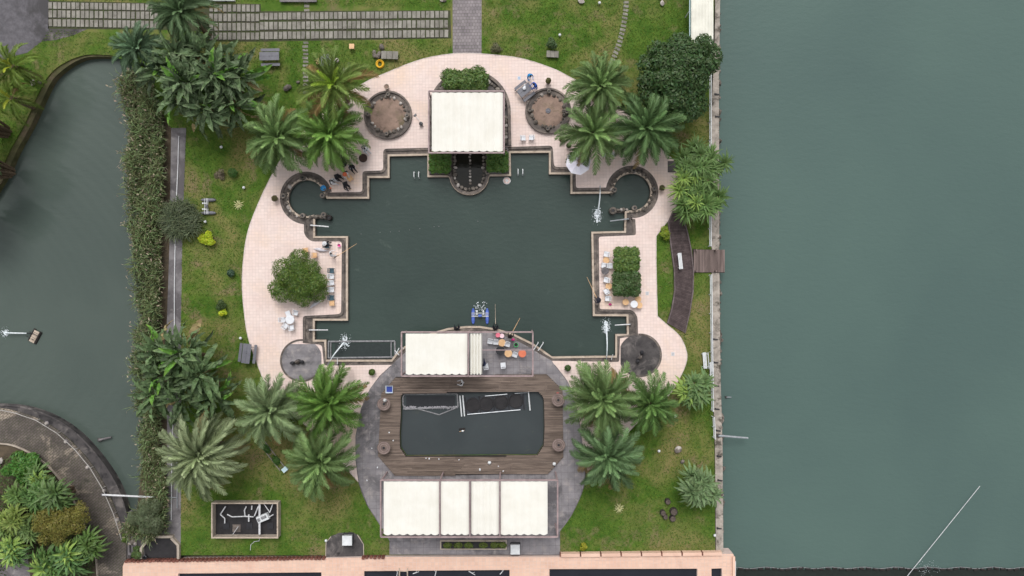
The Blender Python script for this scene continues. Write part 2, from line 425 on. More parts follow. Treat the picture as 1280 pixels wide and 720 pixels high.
TERR_L = TERR_ALL
DECKPAVE_L, DECKPAVE_R = smooth(DECKPAVE_L), smooth(DECKPAVE_R)
TERRACE = TERR_L+TERR_R+[(727,550),(721,512),(712,483),(705,471),(693,456)]+TEDGE[::-1]+[(489,457),(475,470),(463,486),(452,510),(445,545),(445,575)]

# ------------------------------------------------------------------ land and water
g = MB(); g.face([(-220,-220,-2.6),(220,-220,-2.6),(220,220,-2.6),(-220,220,-2.6)]); g.build('ground', m_earth)['kind'] = 'structure'
def water(name, px, z, mat):
    m = MB(); m.face([tuple(W(*p)[:2])+(z,) for p in px[::-1]])
    o = m.build(name, mat); o['kind'] = 'structure'; return o
water('lake', [(888,-2400),(3500,-2400),(3500,3000),(888,3000)], -1.1, mw_lake)
water('river', [(-2300,-2400),(228,-2400),(228,3000),(-2300,3000)], -0.75, mw_river)
water('fishing_pond', [(343,178),(832,178),(832,462),(343,462)], -0.42, mw_pond)
water('deck_pond', [(495,484),(686,484),(686,574),(495,574)], -0.22, mw_deck)

LAWN = [(233,-900),(894,-900),(893,0),(889,100),(889,330),(890,470),(893,560),(894,690),(487,694),(226,694),(226,650),(227,560),(226,420),(228,300),(233,150)]
slab('lawn', LAWN, 0.0, -2.4, m_lawn, holes=[T_FULL, DECKPOND])
NW = [(-1500,-900),(233,-900),(233,160),(214,160),(176,95),(158,76),*smooth([(140,69),(112,68),(92,73),(73,83),(59,97),(47,118),(31,154),(12,188),(-5,222),(-66,320)]),(-300,430),(-1500,500)]
slab('river_bank', NW, 0.0, -2.4, m_lawn)
slab('river_mud', smooth([(140,67),(112,66),(92,71),(72,81),(58,95),(46,116),(30,152),(11,186),(-6,220),(-66,318)])+smooth([(-60,324),(2,225),(19,190),(38,155),(54,120),(65,99),(78,86.5),(94,76),(112,70.5),(140,70.5)]), -.12, -2.4, m_mud)
slab('reed_bed', [(176,95),(214,160),(212,300),(208,420),(209,560),(207,640),(168,645),(178,560),(182,420),(176,300),(164,180),(158,110)], -0.3, -2.4, m_earth)
slab('canal_walkway', [(214,160),(233,160),(228,300),(226,420),(227,560),(226,650),(226,694),(160,694),(160,640),(207,640),(209,560),(208,420),(212,300)], 0.0, -2.4, m_conc)
slab('parking_yard', [(-400,-300),(61,-300),(61,38),(52,52),(34,66),(10,72),(-60,110),(-400,200)], 0.012, -0.1, m_asph)
slab('dirt_shoulder', [(61,34),(110,36),(92,44),(70,50),(52,52)], 0.010, -0.1, m_conc_d)

# bottom-left causeway
CW_OUT = smooth([(-300,520),(-60,507),(0,506),(30,509),(58,518),(82,531),(104,549),(124,572),(140,595),(152,620),(160,650),(163,690),(163,900)], 3)
CW_RAIL = smooth([(-300,524),(-60,511),(0,510),(24,515),(50,524),(76,540),(98,560),(117,583),(132,608),(146,640),(156,672),(158,700),(158,900)], 3)
CW_IN = smooth([(-300,560),(-60,553),(0,554),(22,558),(44,569),(64,585),(82,607),(96,631),(108,658),(117,686),(123,720),(128,900)], 3)
slab('causeway_bank', CW_OUT+[(-300,900)], -0.02, -2.4, m_conc_d)
cw = slab('causeway', CW_RAIL+CW_IN[::-1], 0.03, -0.1, m_joint)
slab('garden_bed', CW_IN+[(-300,900)], 0.02, -0.1, m_earth)
t = tiles('paving_block', CW_RAIL+CW_IN[::-1], [], .42, .03, .045, m_causeway, cw, rot=math.radians(38), size_y=.21, stagger=.5)

# terrace of small square tiles
terr = slab('terrace', TERRACE, 0.03, -0.01, m_grout)
tiles('tile', TERRACE, [], .30, .022, .042, m_tile, terr, rot=math.radians(.9))
def band(outline, d0, d1, z1, z0, closed=True):
    """strip between two offsets of an outline, as a raised kerb"""
    a = offset(outline, d0); b = offset(outline, d1); m = MB(); n = len(a)
    w = lambda p, z: tuple(W(*p)[:2])+(z,)
    for i in range(n if closed else n-1):
        j = (i+1) % n
        m.face([w(a[i],z1), w(a[j],z1), w(b[j],z1), w(b[i],z1)])
        m.face([w(a[i],z0), w(a[j],z0), w(a[j],z1), w(a[i],z1)])
        m.face([w(b[i],z1), w(b[j],z1), w(b[j],z0), w(b[i],z0)])
    return m
def openband(path, d, z1, z0, mb=None):
    """kerb of width d centred on an open path (plan grid)"""
    m = mb or MB(); P = [Vector(p) for p in path]; L = []; Rr = []
    for i, p in enumerate(P):
        e = (P[min(i+1, len(P)-1)]-P[max(i-1, 0)]).normalized(); nn = Vector((e.y, -e.x))*d/2
        L.append(p+nn); Rr.append(p-nn)
    w = lambda p, z: tuple(W(p[0], p[1])[:2])+(z,)
    for i in range(len(P)-1):
        m.face([w(L[i],z1), w(L[i+1],z1), w(Rr[i+1],z1), w(Rr[i],z1)])
        m.face([w(L[i],z0), w(L[i+1],z0), w(L[i+1],z1), w(L[i],z1)])
        m.face([w(Rr[i],z1), w(Rr[i+1],z1), w(Rr[i+1],z0), w(Rr[i],z0)])
    for i in (0, -1):
        m.face([w(L[i],z0), w(L[i],z1), w(Rr[i],z1), w(Rr[i],z0)])
    return m
# pale edging strip along the terrace's two edges
openband(TERR_L, 1.0, .055, -.02, openband(TERR_R, 1.0, .055, -.02)) if False else None
m = openband(TERR_L, .9, .056, -.02); openband(TERR_R, .9, .056, -.02, m); m.build('terrace_edging', M('edge_stone', C(226,214,208), C(190,176,168), 1.5))['kind'] = 'structure'

# sunken stone gutter round the pond, upstand, pale coping on the water's edge
wall = slab('pond_wall', T_FULL, -0.10, -1.6, m_gutter, holes=[WATER])
band(WATER, 0.2, 2.6, 0.0, -1.5).build('coping', m_coping)['kind'] = 'structure'
band(T_FULL, -3.0, -0.05, 0.016, -1.4).build('pond_upstand', m_gutter)['kind'] = 'structure'

# two round grey plazas
def disc_pave(name, cx, cy, r, mat, cut=None):
    pts = arc(cx, cy, r, 0, 360, 44)[:-1]
    if cut: pts = [(max(cut[0], min(cut[1], x)), max(cut[2], y)) for x, y in pts]
    o = slab(name, pts, .062, .0, mat)
    b = MB()
    return o
disc_pave('round_plaza', 377, 450.5, 26.5, m_pave, (0, 402, 430))
disc_pave('round_plaza', 800, 444, 27, m_conc_d, (775.5, 900, 419))
def ringkerb(name, cx, cy, r, a0, a1, w_, z1, mat):
    openband(arc(cx, cy, r, a0, a1, 40), w_, z1, 0.0).build(name, mat)['kind'] = 'structure'
ringkerb('plaza_kerb', 377, 450.5, 25.6, 45, 300, 2.2, .085, m_gutter)
ringkerb('plaza_kerb', 800, 444, 26.0, -95, 130, 2.4, .085, m_gutter)

# paving round the plank deck
PAVE = T_ARC[::-1]+[(690,451)]+DECKPAVE_R+[(700,693),(487,693)]+DECKPAVE_L
pv = slab('deck_paving', PAVE, .055, -.01, m_conc_d, holes=[DECKPOND])
tiles('paving_stone', PAVE, [DECKPOND], .62, .012, .064, m_pave, pv, rot=math.radians(.9), size_y=.62)
openband([(489,457),(475,470),(463,486),(452,510),(445,545),(445,575),(449,604),(459,630.5),(476,657)], .9, .075, 0, None).build('paving_kerb', m_conc)['kind'] = 'structure'
openband(DECKPAVE_R, .9, .075, 0).build('paving_kerb', m_conc)['kind'] = 'structure'

# plank deck: every plank a piece
DECK = [(495,471),(683,467.5),(703,487),(704,571),(685,591.5),(494,594),(473,569.5),(477,492)]
deck = slab('plank_deck', DECK, .17, .066, m_dark, holes=[DECKPOND])
def clip_spans(poly, holes, y):
    """x spans of a horizontal line inside a polygon with holes"""
    xs = []
    for q in [poly]+holes:
        for i in range(len(q)):
            (x1, y1), (x2, y2) = q[i], q[(i+1) % len(q)]
            if (y1 > y) != (y2 > y): xs.append(x1+(y-y1)*(x2-x1)/(y2-y1))
    xs.sort(); return [(xs[i], xs[i+1]) for i in range(0, len(xs)-1, 2)]
wp = lambda q: [tuple(W(*p)[:2]) for p in q]
dw, hw = wp(DECK), [wp(offset(DECKPOND, .6))]
unit = MB().box((0,0,0), (1,1,1)).mesh('plank', m_plank)
y0 = min(p[1] for p in dw); y1 = max(p[1] for p in dw); pw = .148; n = int((y1-y0)/pw); rr = random.Random(3)
for i in range(n):
    y = y0+pw*(i+.5)
    a = clip_spans(dw, hw, y)
    for xa, xb in a:
        if xb-xa < .3: continue
        cuts = [xa]
        if xb-xa > 5:
            off = rr.uniform(.2, .8)*4.2; x = xa+off
            while x < xb-1.0: cuts.append(x); x += 4.6
        cuts.append(xb)
        for u, v in zip(cuts[:-1], cuts[1:]):
            link('plank', unit, deck, ((u+v)/2, y, .187+rr.uniform(-.003,.003)), None, (v-u-.012, pw-.02, .035))

# curved boardwalk and its jetty
BW_L = [(841,264),(835,278),(836,288),(839,313),(842.5,338),(843,363),(839.5,385),(834,404)]
BW_R = [(850,262),(854,274),(858.5,290),(863,311),(866,338),(865.5,365),(861.5,390),(855.5,416)]
bw = slab('boardwalk', BW_L+BW_R[::-1], .09, 0.0, m_dark)
def resample(path, n):
    P = [Vector(p) for p in path]; d = [0]
    for a, b in zip(P, P[1:]): d.append(d[-1]+(b-a).length)
    out = []
    for i in range(n+1):
        t = d[-1]*i/n; k = max(j for j in range(len(d)) if d[j] <= t+1e-6); k = min(k, len(P)-2)
        f = (t-d[k])/max(d[k+1]-d[k], 1e-6); out.append(P[k].lerp(P[k+1], f))
    return out
nb = 74; A = resample(BW_L, nb); B = resample(BW_R, nb)
for i in range(nb):
    a0, a1, b0, b1 = (W(*q) for q in (A[i], A[i+1], B[i], B[i+1]))
    e = .07; pts = [a0.lerp(a1, e), b0.lerp(b1, e), b1.lerp(b0, e), a1.lerp(a0, e)]; m = MB()
    c = sum(pts, Vector())/4
    top = [(p.x-c.x, p.y-c.y, .022) for p in pts]; bot = [(p.x-c.x, p.y-c.y, -.022) for p in pts]
    m.add(bot+top, [(4,7,6,5),(0,1,2,3),(0,4,5,1),(1,5,6,2),(2,6,7,3),(3,7,4,0)])
    o = m.build('plank', m_plank2, bw); o.location = (c.x, c.y, .113+rr.uniform(-.003,.003))
for P in (BW_L, BW_R):
    o = openband(P, 1.5, .24, .0).build('boardwalk_kerb', M('kerb_timber', C(120,108,108), C(84,74,74), 2), bw)
jet = slab('jetty', [(865.5,311.5),(905.5,312.5),(905.5,341),(866.5,340.5)], .09, .03, m_dark)
m_plank3 = M('jetty_wood', C(132,116,112), C(100,88,84), 1.0, stretch=(5,.4,1), c4=C(160,142,134), s4=.5, r4=(.6,.75), island=.15, rough=.85, spec=.15)
unit3 = MB().box((0,0,0), (1,1,1)).mesh('plank', m_plank3)
xa = W(866.8,312).x; xb = W(905.5,312).x; k = 21
for i in range(k):
    x = xa+(xb-xa)*(i+.5)/k
    link('plank', unit3, jet, (x, W(0,326.3).y, .115), None, ((xb-xa)/k-.022, 28.2/S, .04))
pp = MB()
for px, py in ((868.5,313),(868.5,339),(893,313),(893,339),(904,314),(904,339.5)):
    q = W(px, py); 
    MB().cyl((q.x,q.y,-2.5),(q.x,q.y,.62 if px < 900 else .02), .09, .08, 8).build('pile', m_plank3, jet)

# sea wall on the lake shore
SW = [(893,-900),(894,0),(893,60),(889.5,130),(889.5,330),(890.8,470),(893.6,560),(894.8,691),(904,691),(903,560),(900.5,470),(899,330),(898.5,130),(899,60),(900,0),(900,-900)]
slab('sea_wall', SW, .05, -2.4, m_seawall)
rr = random.Random(9)
rk = [MB().rock((0,0,0), (1,1,1), s, 7, 4).mesh('shore_rock', m_rock) for s in range(6)]
sw_root = tag(MB().box((0,0,0),(.1,.1,.1)).build('shore_footing', m_conc_d), kind='structure'); sw_root.location = W(900, 200, -2.0)
for i in range(150):
    y = -30+i*4.85+rr.uniform(-1,1)
    x = 899.5+rr.uniform(0,2.6)+(2.5 if y > 520 else 0)+(1 if y > 420 else 0)-(.5 if 80 < y < 350 else 0)
    q = W(x, y); s = rr.uniform(.25,.55)
    link('shore_rock', rk[i % 6], sw_root, (q.x-sw_root.location.x, q.y-sw_root.location.y, -.9+rr.uniform(-.1,.35)+2.0), (0,0,rr.uniform(0,6)), (s, s*rr.uniform(.8,1.8), s*1.2))
# block path to the terrace
bp = slab('block_path', [(565.5,-900),(602,-900),(602,67),(566,67)], .02, -.05, m_joint)
tiles('paving_block', [(565.5,-60),(602,-60),(602,67),(566,67)], [], .30, .02, .032, m_cobble, bp, rot=math.radians(.9), size_y=.3, stagger=.5)
# paver path
pb = slab('paver_path', [(61,1),(200,4),(263,4),(326,5),(326,14),(563,13),(564,48),(326,52),(262,52),(262,40),(200,37),(60,36)], .012, -.05, m_joint)
pu = MB().box((0,0,0), (1,1,1), 0, .97).mesh('paver', m_paver)
rr = random.Random(21)
def paver(px, py, w_, h_):
    q = W(px, py); k = rr.uniform(.93,1.0)
    link('paver', pu, pb, (q.x, q.y, .045+rr.uniform(-.008,.01)), (rr.gauss(0,.008), rr.gauss(0,.008), rr.gauss(.006,.018)), (w_/S*k, h_/S*k, .07))
x = 63.5
while x < 198:
    for r_, (y, h_) in enumerate(((7.2,8.6),(17.6,9.6),(28.8,9.4))): paver(x+rr.uniform(-.3,.3), y+(x-63)*.016, 4.6, h_)
    x += 5.75
x = 264.5
while x < 325:
    for y, h_ in ((10.5,9.3),(22.2,10),(33.8,10),(45.4,9.2)): paver(x+rr.uniform(-.3,.3), y, 4.6, h_)
    x += 5.75
while x < 561:
    t_ = (x-325)/238
    for y, h_ in ((20.8,9),(32.6,10),(44.8,9.6)): paver(x+rr.uniform(-.3,.3), y-2.6*t_, 4.8, h_)
    x += 5.75
# stepping stones
def steps(name, pts, w_, h_, lab):
    root = thing(name, lab, 'path', W(*pts[0][:2]))
    st = MB().box((0,0,0), (1,1,1), 0, .94).mesh('stepping_stone', m_paver)
    for px, py, a in pts:
        q = W(px, py)-root.location
        link('stepping_stone', st, root, (q.x, q.y, .0), (0,0,math.radians(a+rr.uniform(-4,4))), (w_/S*rr.uniform(.92,1.05), h_/S*rr.uniform(.85,1.05), .07))
steps('stepping_stone_path', [(382+rr.uniform(-.4,.4), 53.5+4.75*i, 0) for i in range(14)], 7.2, 3.2, 'straight line of pale stepping stones across the lawn by picnic table')
steps('stepping_stone_path', [(383.5, 2.5+5.2*i, 0) for i in range(3)], 6.8, 3.4, 'three short stepping stones above the paver path')
cv = resample([(783,-2),(782,15),(779,35),(774,55),(767,73),(762,84)], 18)
steps('stepping_stone_path', [(p.x, p.y, -6-i*1.3) for i, p in enumerate(cv)], 7.0, 3.3, 'curved line of pale stepping stones beside the round dark tree')

# tiled walkway with tanks along the bottom
TANKS = [[(225,715),(403,713.5),(403,790),(225,790)], [(456,712),(637,710.5),(637,790),(456,790)], [(686.5,709.5),(870.5,709),(870.5,790),(686.5,790)], [(888,709),(901,708.5),(901,790),(888,790)]]
BWALK = [(156,706),(158,701),(486,694.5),(700,694),(915,690.5),(918,700),(918,860),(156,860)]
wk = slab('tank_walkway', BWALK, .33, -2.4, m_grout, holes=TANKS)
tiles('tile', BWALK, TANKS, .34, .025, .342, m_orange, wk, rot=math.radians(.6))
water('tank_water', [(220,705),(905,704),(905,795),(220,795)], .02, mw_tank)

# ------------------------------------------------------------------ vegetation
def frond_mesh(name, seed, n=32, droop=.34, arch=.16, ll=.165, lw=.013, vee=.75, mat=None, gap0=.10):
    """unit-length feather leaf along +X: midrib with a row of folded leaflets on each side"""
    rr = random.Random(seed); m = MB()
    side_bend = rr.uniform(-.06,.06)
    def rp(t): return Vector((t*(1-.12*t*t), side_bend*t*t, arch*math.sin(t*2.0)-droop*t*t*t))
    for i in range(7):
        a, b = rp(i/7), rp((i+1)/7); w0 = .011*(1-i/7)+.002; w1 = .011*(1-(i+1)/7)+.002
        m.face([a+Vector((0,-w0,0)), a+Vector((0,w0,0)), b+Vector((0,w1,0)), b+Vector((0,-w1,0))])
        m.face([a+Vector((0,w0,0)), a+Vector((0,-w0,0)), a+Vector((0,0,-w0*1.3)), b+Vector((0,0,-w1*1.3))])
    for s in (-1, 1):
        for i in range(n):
            t = gap0+(1-gap0)*(i+rr.random()*.5)/n
            p = rp(t); d = (rp(min(t+.02,1.0))-rp(t-.02)).normalized()
            L = ll*(math.sin(math.pi*min(1, .22+.78*t)))**.6*rr.uniform(.85,1.1)+.03
            fa = math.radians(62-34*t+rr.uniform(-7,7)); v = vee*(1-.5*t)+rr.uniform(-.12,.12)
            out = (d*math.cos(fa)+Vector((0,s,0))*math.sin(fa)*math.cos(v)+Vector((0,0,1))*math.sin(fa)*math.sin(v)).normalized()
            up = out.cross(d).normalized()*(1 if s < 0 else -1)
            wv = (d-out*d.dot(out)).normalized()*lw
            mid = p+out*L*.45; tip = p+out*L-Vector((0,0,L*.28))
            m.face([p-wv*.5, p+wv*.5, mid+wv, tip+wv*.15]); m.face([p-wv*.5, tip+wv*.15, tip-wv*.15, mid-wv*.6])
    return m.mesh(name, mat or l_frond)
FR_M = [frond_mesh('frond', s, droop=.30+.05*s, arch=.12+.02*s) for s in range(4)]
FR_Y = [frond_mesh('frond', 20+s, n=30, droop=.10, arch=.10, ll=.13, vee=.8) for s in range(2)]
FR_O = [frond_mesh('frond', 30+s, n=36, droop=.62, arch=.14, ll=.15, vee=.2) for s in range(2)]
trunk_prof = [(.34,0),(.27,.25),(.25,1.0),(.26,.999),(.23,1.6),(.25,1.61),(.22,2.3)]
def trunk(root, h, r, mat=m_bark, lean=(0,0)):
    m = MB(); n = 8; rr = random.Random(int(h*1000))
    for i in range(n):
        z0, z1 = h*i/n, h*(i+1)/n
        a = (lean[0]*(z0/h), lean[1]*(z0/h), z0); b = (lean[0]*(z1/h), lean[1]*(z1/h), z1)
        m.cyl(a, b, r*(1.25-.35*i/n), r*(1.0-.3*i/n), 9, caps=(i == n-1))
    return m.build('trunk', mat, root)
def palm(px, py, rpx, h, label, col, nf=46, seed=0, dead=.08, col_y=None, cat='palm tree', group=None, flat=0.0, name='palm_tree', width=1.0, spiky=False, boots=True):
    rr = random.Random(seed*7+3); c = W(px, py, h); root = thing(name, label, cat, (c.x, c.y, 0), 0, group)
    trunk(root, h-.15, .24)
    Rr_ = rpx/S*1.16
    cy = col_y or tuple(min(1, v*1.35) for v in col[:3])
    nf = int(nf*1.2)
    for i in range(nf):
        t = (i+.5)/nf                      # 0 = youngest spear leaves in the heart
        az = i*2.39996+rr.uniform(-.25,.25)
        el = math.radians(78-(98-flat*20)*t**.8+rr.uniform(-7,7))
        L = Rr_*(.50+.62*t**.5 if t < .5 else 1.0)*rr.uniform(.86,1.06)
        if t < .18: me = FR_Y[i % 2]; k = cy
        elif t > .8: me = FR_O[i % 2]; k = col
        else: me = FR_M[i % 4]; k = col
        f = rr.uniform(.8,1.45)*(1.1-.25*t); k = tuple(v*f for v in k[:3])
        if t > .7 and rr.random() < dead*2: k = C(150,128,84)[:3]
        link('frond', me, root, (.10*math.cos(az), .10*math.sin(az), h-.12-.25*t), (rr.uniform(-.18,.18), -el, az), (L, L*width*rr.uniform(.92,1.1), L), k)
    if boots:
        m = MB()
        for i in range(10):
            a = i*.63; m.cyl((.16*math.cos(a),.16*math.sin(a),h-.55), (.34*math.cos(a),.34*math.sin(a),h-.25), .06, .035, 5)
        m.build('leaf_base', m_bark, root)
    return root
GP = C(106,130,80,.95)[:3]; GG = C(102,132,66,.95)[:3]; GY = C(104,130,60,.9)[:3]; GS = C(122,140,100,.95)[:3]
palm(348,171,44,3.6,'date palm with spreading grey-green fronds on the tile edge by the left round inlet',GP,48,1)
palm(413,168,44,3.8,'date palm with fuller green crown beside the round gravel bed without a central drain',GG,48,2)
palm(750,107,40,4.2,'date palm with dark blue-green crown next to curved stepping stones',GP,48,3)
palm(741,166,44,3.8,'sparse date palm with brownish frond bases leaning over the white parasol',GP,34,4,.16)
palm(807,160,45,4.0,'date palm with wide light green crown beside the round dark tree',C(96,124,78,.9)[:3],46,5)
palm(338,513,44,3.8,'date palm with pale grey-green fronds by the ladder on the lower lawn',GS,48,6)
palm(411,502,44,3.8,'bright green date palm beside the potted shrub and curved paving',C(92,124,58,.9)[:3],50,7)
palm(401,576,46,3.6,'date palm with dark open crown below the bright green one',GP,44,8)
palm(753,498,46,4.0,'date palm with long dark fronds beside the curved paving and stained round plaza',GP,50,9)
palm(813,504,38,3.6,'smaller green date palm at the tip of the terrace near the lake wall',C(92,122,66,.9)[:3],38,10)
palm(759,570,44,3.8,'dense blue-green date palm on the lawn edge by the round tables',C(96,122,82,.9)[:3],52,11)
palm(251,569,50,4.4,'large pale palm with narrow radiating grey leaves over the concrete canal walk',C(134,146,110,.95)[:3],84,12,.08,width=.75)
palm(417,106,46,5.0,'leaning palm with yellow-green young leaves beside dark garden table and rocks',C(110,130,66,.95)[:3],24,13,.4,C(150,176,70)[:3])
palm(226,14,38,5.5,'feathery palm standing over the paver path',C(92,114,80,.9)[:3],44,14)
palm(172,60,32,4.2,'bluish palm at the head of the reed bed',C(96,120,92,.9)[:3],40,15)

# strap-leaved clumps (screw pines and yuccas): each rosette a part
def rosette_mesh(seed, n=46, L=1.0, w=.05, up=70, low=-12, fold=.25, mat=None):
    rr = random.Random(seed); m = MB()
    for i in range(n):
        t = (i+.5)/n; az = i*2.39996+rr.uniform(-.2,.2); el = math.radians(up-(up-low)*t**.8+rr.uniform(-8,8)); l = L*rr.uniform(.75,1.1)*(.6+.4*min(1, t*2))
        d = Vector((math.cos(az), math.sin(az), 0)); s = Vector((-math.sin(az), math.cos(az), 0))
        P = []; p = d*.04; e = el
        for k in range(5):
            P.append(p.copy()); p = p+(d*math.cos(e)+Vector((0,0,math.sin(e))))*l/4; e -= math.radians(14+10*t)*rr.uniform(.5,1.4)
        ww = [.6,1,.9,.6,.05]
        for k in range(4):
            for q in (-1, 1):
                a, b = P[k], P[k+1]; u = s*w*q
                lift = Vector((0,0,w*fold))
                f = [a, b, b+u*ww[k+1]+lift*ww[k+1], a+u*ww[k]+lift*ww[k]]
                m.face(f if q < 0 else f[::-1])
    return m.mesh('leaf_rosette', mat or l_frond)
ROS = [rosette_mesh(s) for s in range(4)]
ROSW = [rosette_mesh(10+s, 30, 1.0, .085) for s in range(3)]
def strap_plant(px, py, h, heads, label, col, cat='plant', name='screw_pine', meshes=ROS, yel=.15, group=None, seed=0):
    rr = random.Random(seed+77); c = W(px, py, h); root = thing(name, label, cat, (c.x, c.y, 0), 0, group)
    for dx, dy, dz, s in heads:
        x, y, z = dx/S, -dy/S, h+dz
        MB().cyl((x*.35, y*.35, 0), (x, y, z), .13, .09, 7).build('stem', m_bark, root)
        f = rr.uniform(.85,1.2); k = tuple(v*f for v in col)
        if rr.random() < yel: k = C(140,168,84)[:3]
        link('leaf_rosette', meshes[rr.randrange(len(meshes))], root, (x,y,z), (rr.uniform(-.35,.35), rr.uniform(-.35,.35), rr.uniform(0,6)), s, k)
    return root
def heads(n, rx, ry, s, seed, dz=.6):
    rr = random.Random(seed); out = []
    for i in range(n):
        t = math.sqrt((i+.3)/n); a = i*2.4
        out.append((rx*t*math.cos(a)+rr.uniform(-3,3), ry*t*math.sin(a)+rr.uniform(-3,3), -dz*t+rr.uniform(-.2,.2), s*rr.uniform(.85,1.15)))
    return out
strap_plant(877,205,3.2,heads(16,30,22,1.35,1),'upper screw pine clump overhanging the lake wall beside the boardwalk',C(100,128,72)[:3],seed=1,yel=.06)
strap_plant(874,247,2.9,heads(16,28,22,1.35,2),'lower screw pine clump at the head of the curved boardwalk',C(100,130,70)[:3],seed=2,yel=.06)
strap_plant(869,489,2.2,heads(7,14,14,1.55,3),'small screw pine with yellow heart by the white benches',C(108,136,84)[:3],meshes=ROSW,seed=3,yel=.2)
strap_plant(874,612,2.6,heads(9,17,17,1.6,4),'grey-green yucca clump near the stump seats by the lake wall',C(112,136,92)[:3],name='yucca',meshes=ROSW,seed=4,yel=.1)

# big paddle leaves (traveller's palms)
def paddle_mesh(seed):
    rr = random.Random(seed); m = MB(); n = 9
    P = []; e = .15; p = Vector((0,0,0))
    m.cyl((-.45,0,-.10),(0,0,0),.016,.012,5)
    for i in range(n+1):
        P.append(p.copy()); p = p+Vector((math.cos(e),0,math.sin(e)))/n; e -= .10+rr.uniform(0,.05)
    prof = [.03,.13,.17,.185,.19,.18,.165,.135,.085,.012]
    for s in (-1, 1):
        i = 0
        for i in range(n):
            w0, w1 = prof[i], prof[i+1]; dz0 = w0*.35*(1+.5*math.sin(i*1.7+seed)); dz1 = w1*.35*(1+.5*math.sin((i+1)*1.7+seed))
            tear = rr.random() < .3
            b1 = P[i+1]+Vector((-.03 if tear else 0, s*w1*(.82 if tear else 1), dz1*(-.8 if tear else 1)))
            b0 = P[i]+Vector((0, s*w0, dz0))
            f = [P[i], P[i+1], b1, b0]; m.face(f if s < 0 else f[::-1])
    return m.mesh('leaf', l_frond)
PAD = [paddle_mesh(s) for s in range(5)]
def paddles(px, py, h, clumps, label, col, seed, cat='tree', name='travellers_palm', L=(1.7,2.6)):
    rr = random.Random(seed); c = W(px, py, h); root = thing(name, label, cat, (c.x, c.y, 0))
    for dx, dy, dz, n, rad in clumps:
        n = int(n*1.8)
        x, y, z = dx/S, -dy/S, h+dz
        MB().cyl((x*.6, y*.6, 0), (x, y, z-.6), .2, .13, 8).build('trunk', m_bark, root)
        for i in range(n):
            t = (i+.5)/n; az = i*2.39996+rr.uniform(-.7,.7)
            el = math.radians(72-92*t+rr.uniform(-10,10)); l = rr.uniform(*L)*(.75+.35*t)
            f = rr.uniform(.5,1.5); k = tuple(v*f for v in col)
            q = rr.random()
            if q < .07: k = C(104,148,60)[:3]
            elif q < .13 and t > .6: k = C(150,134,96)[:3]
            st = .5*rad
            link('leaf', PAD[rr.randrange(5)], root, (x+st*math.cos(az)*math.cos(el), y+st*math.sin(az)*math.cos(el), z-.5*t+st*math.sin(el)*.6),
                 (rr.uniform(-1.0,1.0), -el, az), (l, l*rr.uniform(.42,.75), l), k)
    return root
DG = C(98,118,82,.8)[:3]
paddles(252,100,4.6,[(-56,-16,-1.0,22,1.5),(-30,-26,-.6,26,1.5),(4,-30,-.2,26,1.5),(-16,4,.4,34,1.6),(18,-4,.3,30,1.6),(38,-8,-.4,22,1.4),(2,30,-.4,28,1.4),(30,26,-.9,20,1.3),(-30,18,-.9,16,1.2)],
        'huge clump of dark glossy paddle leaves beside the paver path',DG,1)
paddles(234,462,3.9,[(-36,-20,-.6,20,1.5),(-4,-20,.1,24,1.5),(16,4,.2,26,1.5),(-30,8,-.4,20,1.4),(-10,36,-.4,22,1.4),(24,34,-.9,18,1.3),(-44,30,-1.0,14,1.2)],
        'broad clump of torn paddle leaves by the reed bed and canal walk',C(98,120,80,.8)[:3],2)

# leaf clouds for shrubs, hedges and trees
def leaf_cloud(blobs, n, size, seed, base=None, up=.5, aspect=.45, shell=.35):
    rng = np.random.default_rng(seed); B = np.array(blobs, float)
    wgt = B[:,3]*B[:,4]+B[:,3]*B[:,5]; idx = rng.choice(len(B), n, p=wgt/wgt.sum())
    d = rng.normal(size=(n,3)); d[:,2] = np.where(rng.random(n) < .8, np.abs(d[:,2]), d[:,2]); d /= np.linalg.norm(d, axis=1)[:,None]
    r = 1-shell*rng.random(n)**1.5+.06*rng.normal(size=n)
    c = B[idx,:3]+d*B[idx,3:6]*r[:,None]
    nn = d+np.array([0,0,up])+.55*rng.normal(size=(n,3)); nn /= np.linalg.norm(nn, axis=1)[:,None]
    tt = np.cross(nn, rng.normal(size=(n,3))); tt /= np.linalg.norm(tt, axis=1)[:,None]; bb = np.cross(nn, tt)
    s = (size*rng.uniform(.6,1.3,n))[:,None]
    V = np.stack([c-tt*s, c-bb*s*aspect+nn*s*.12, c+tt*s, c+bb*s*aspect+nn*s*.12], 1)
    keep = V[:,:,2].min(1) > .02
    V = V[keep]
    if base is not None: V = V-np.array(base)[None,None,:]
    return V
def shrub(name, label, cat, blobs_px, n, size, col, seed, group=None, stems=1, up=.5, aspect=.45, part='foliage', hue=None, trunk_r=.05):
    """blobs_px: (px, py, z, rx_px, ry_px, rz_m)"""
    bl = []
    for px, py, z, rx, ry, rz in blobs_px:
        c = W(px, py, z); bl.append((c.x, c.y, z, rx/S, ry/S, rz))
    cx = sum(b[0] for b in bl)/len(bl); cy = sum(b[1] for b in bl)/len(bl)
    root = thing(name, label, cat, (cx, cy, 0), 0, group)
    V = leaf_cloud(bl, n, size, seed, (cx, cy, 0), up, aspect)
    link(part, quads_mesh(part, V, l_obj), root, color=col)
    m = MB()
    for b in bl: m.cyl(((b[0]-cx)*.3, (b[1]-cy)*.3, 0), (b[0]-cx, b[1]-cy, b[2]+b[5]*.3), trunk_r, trunk_r*.5, 6)
    m.build('stem' if trunk_r < .1 else 'trunk', m_bark, root)
    return root
rb = random.Random(4)
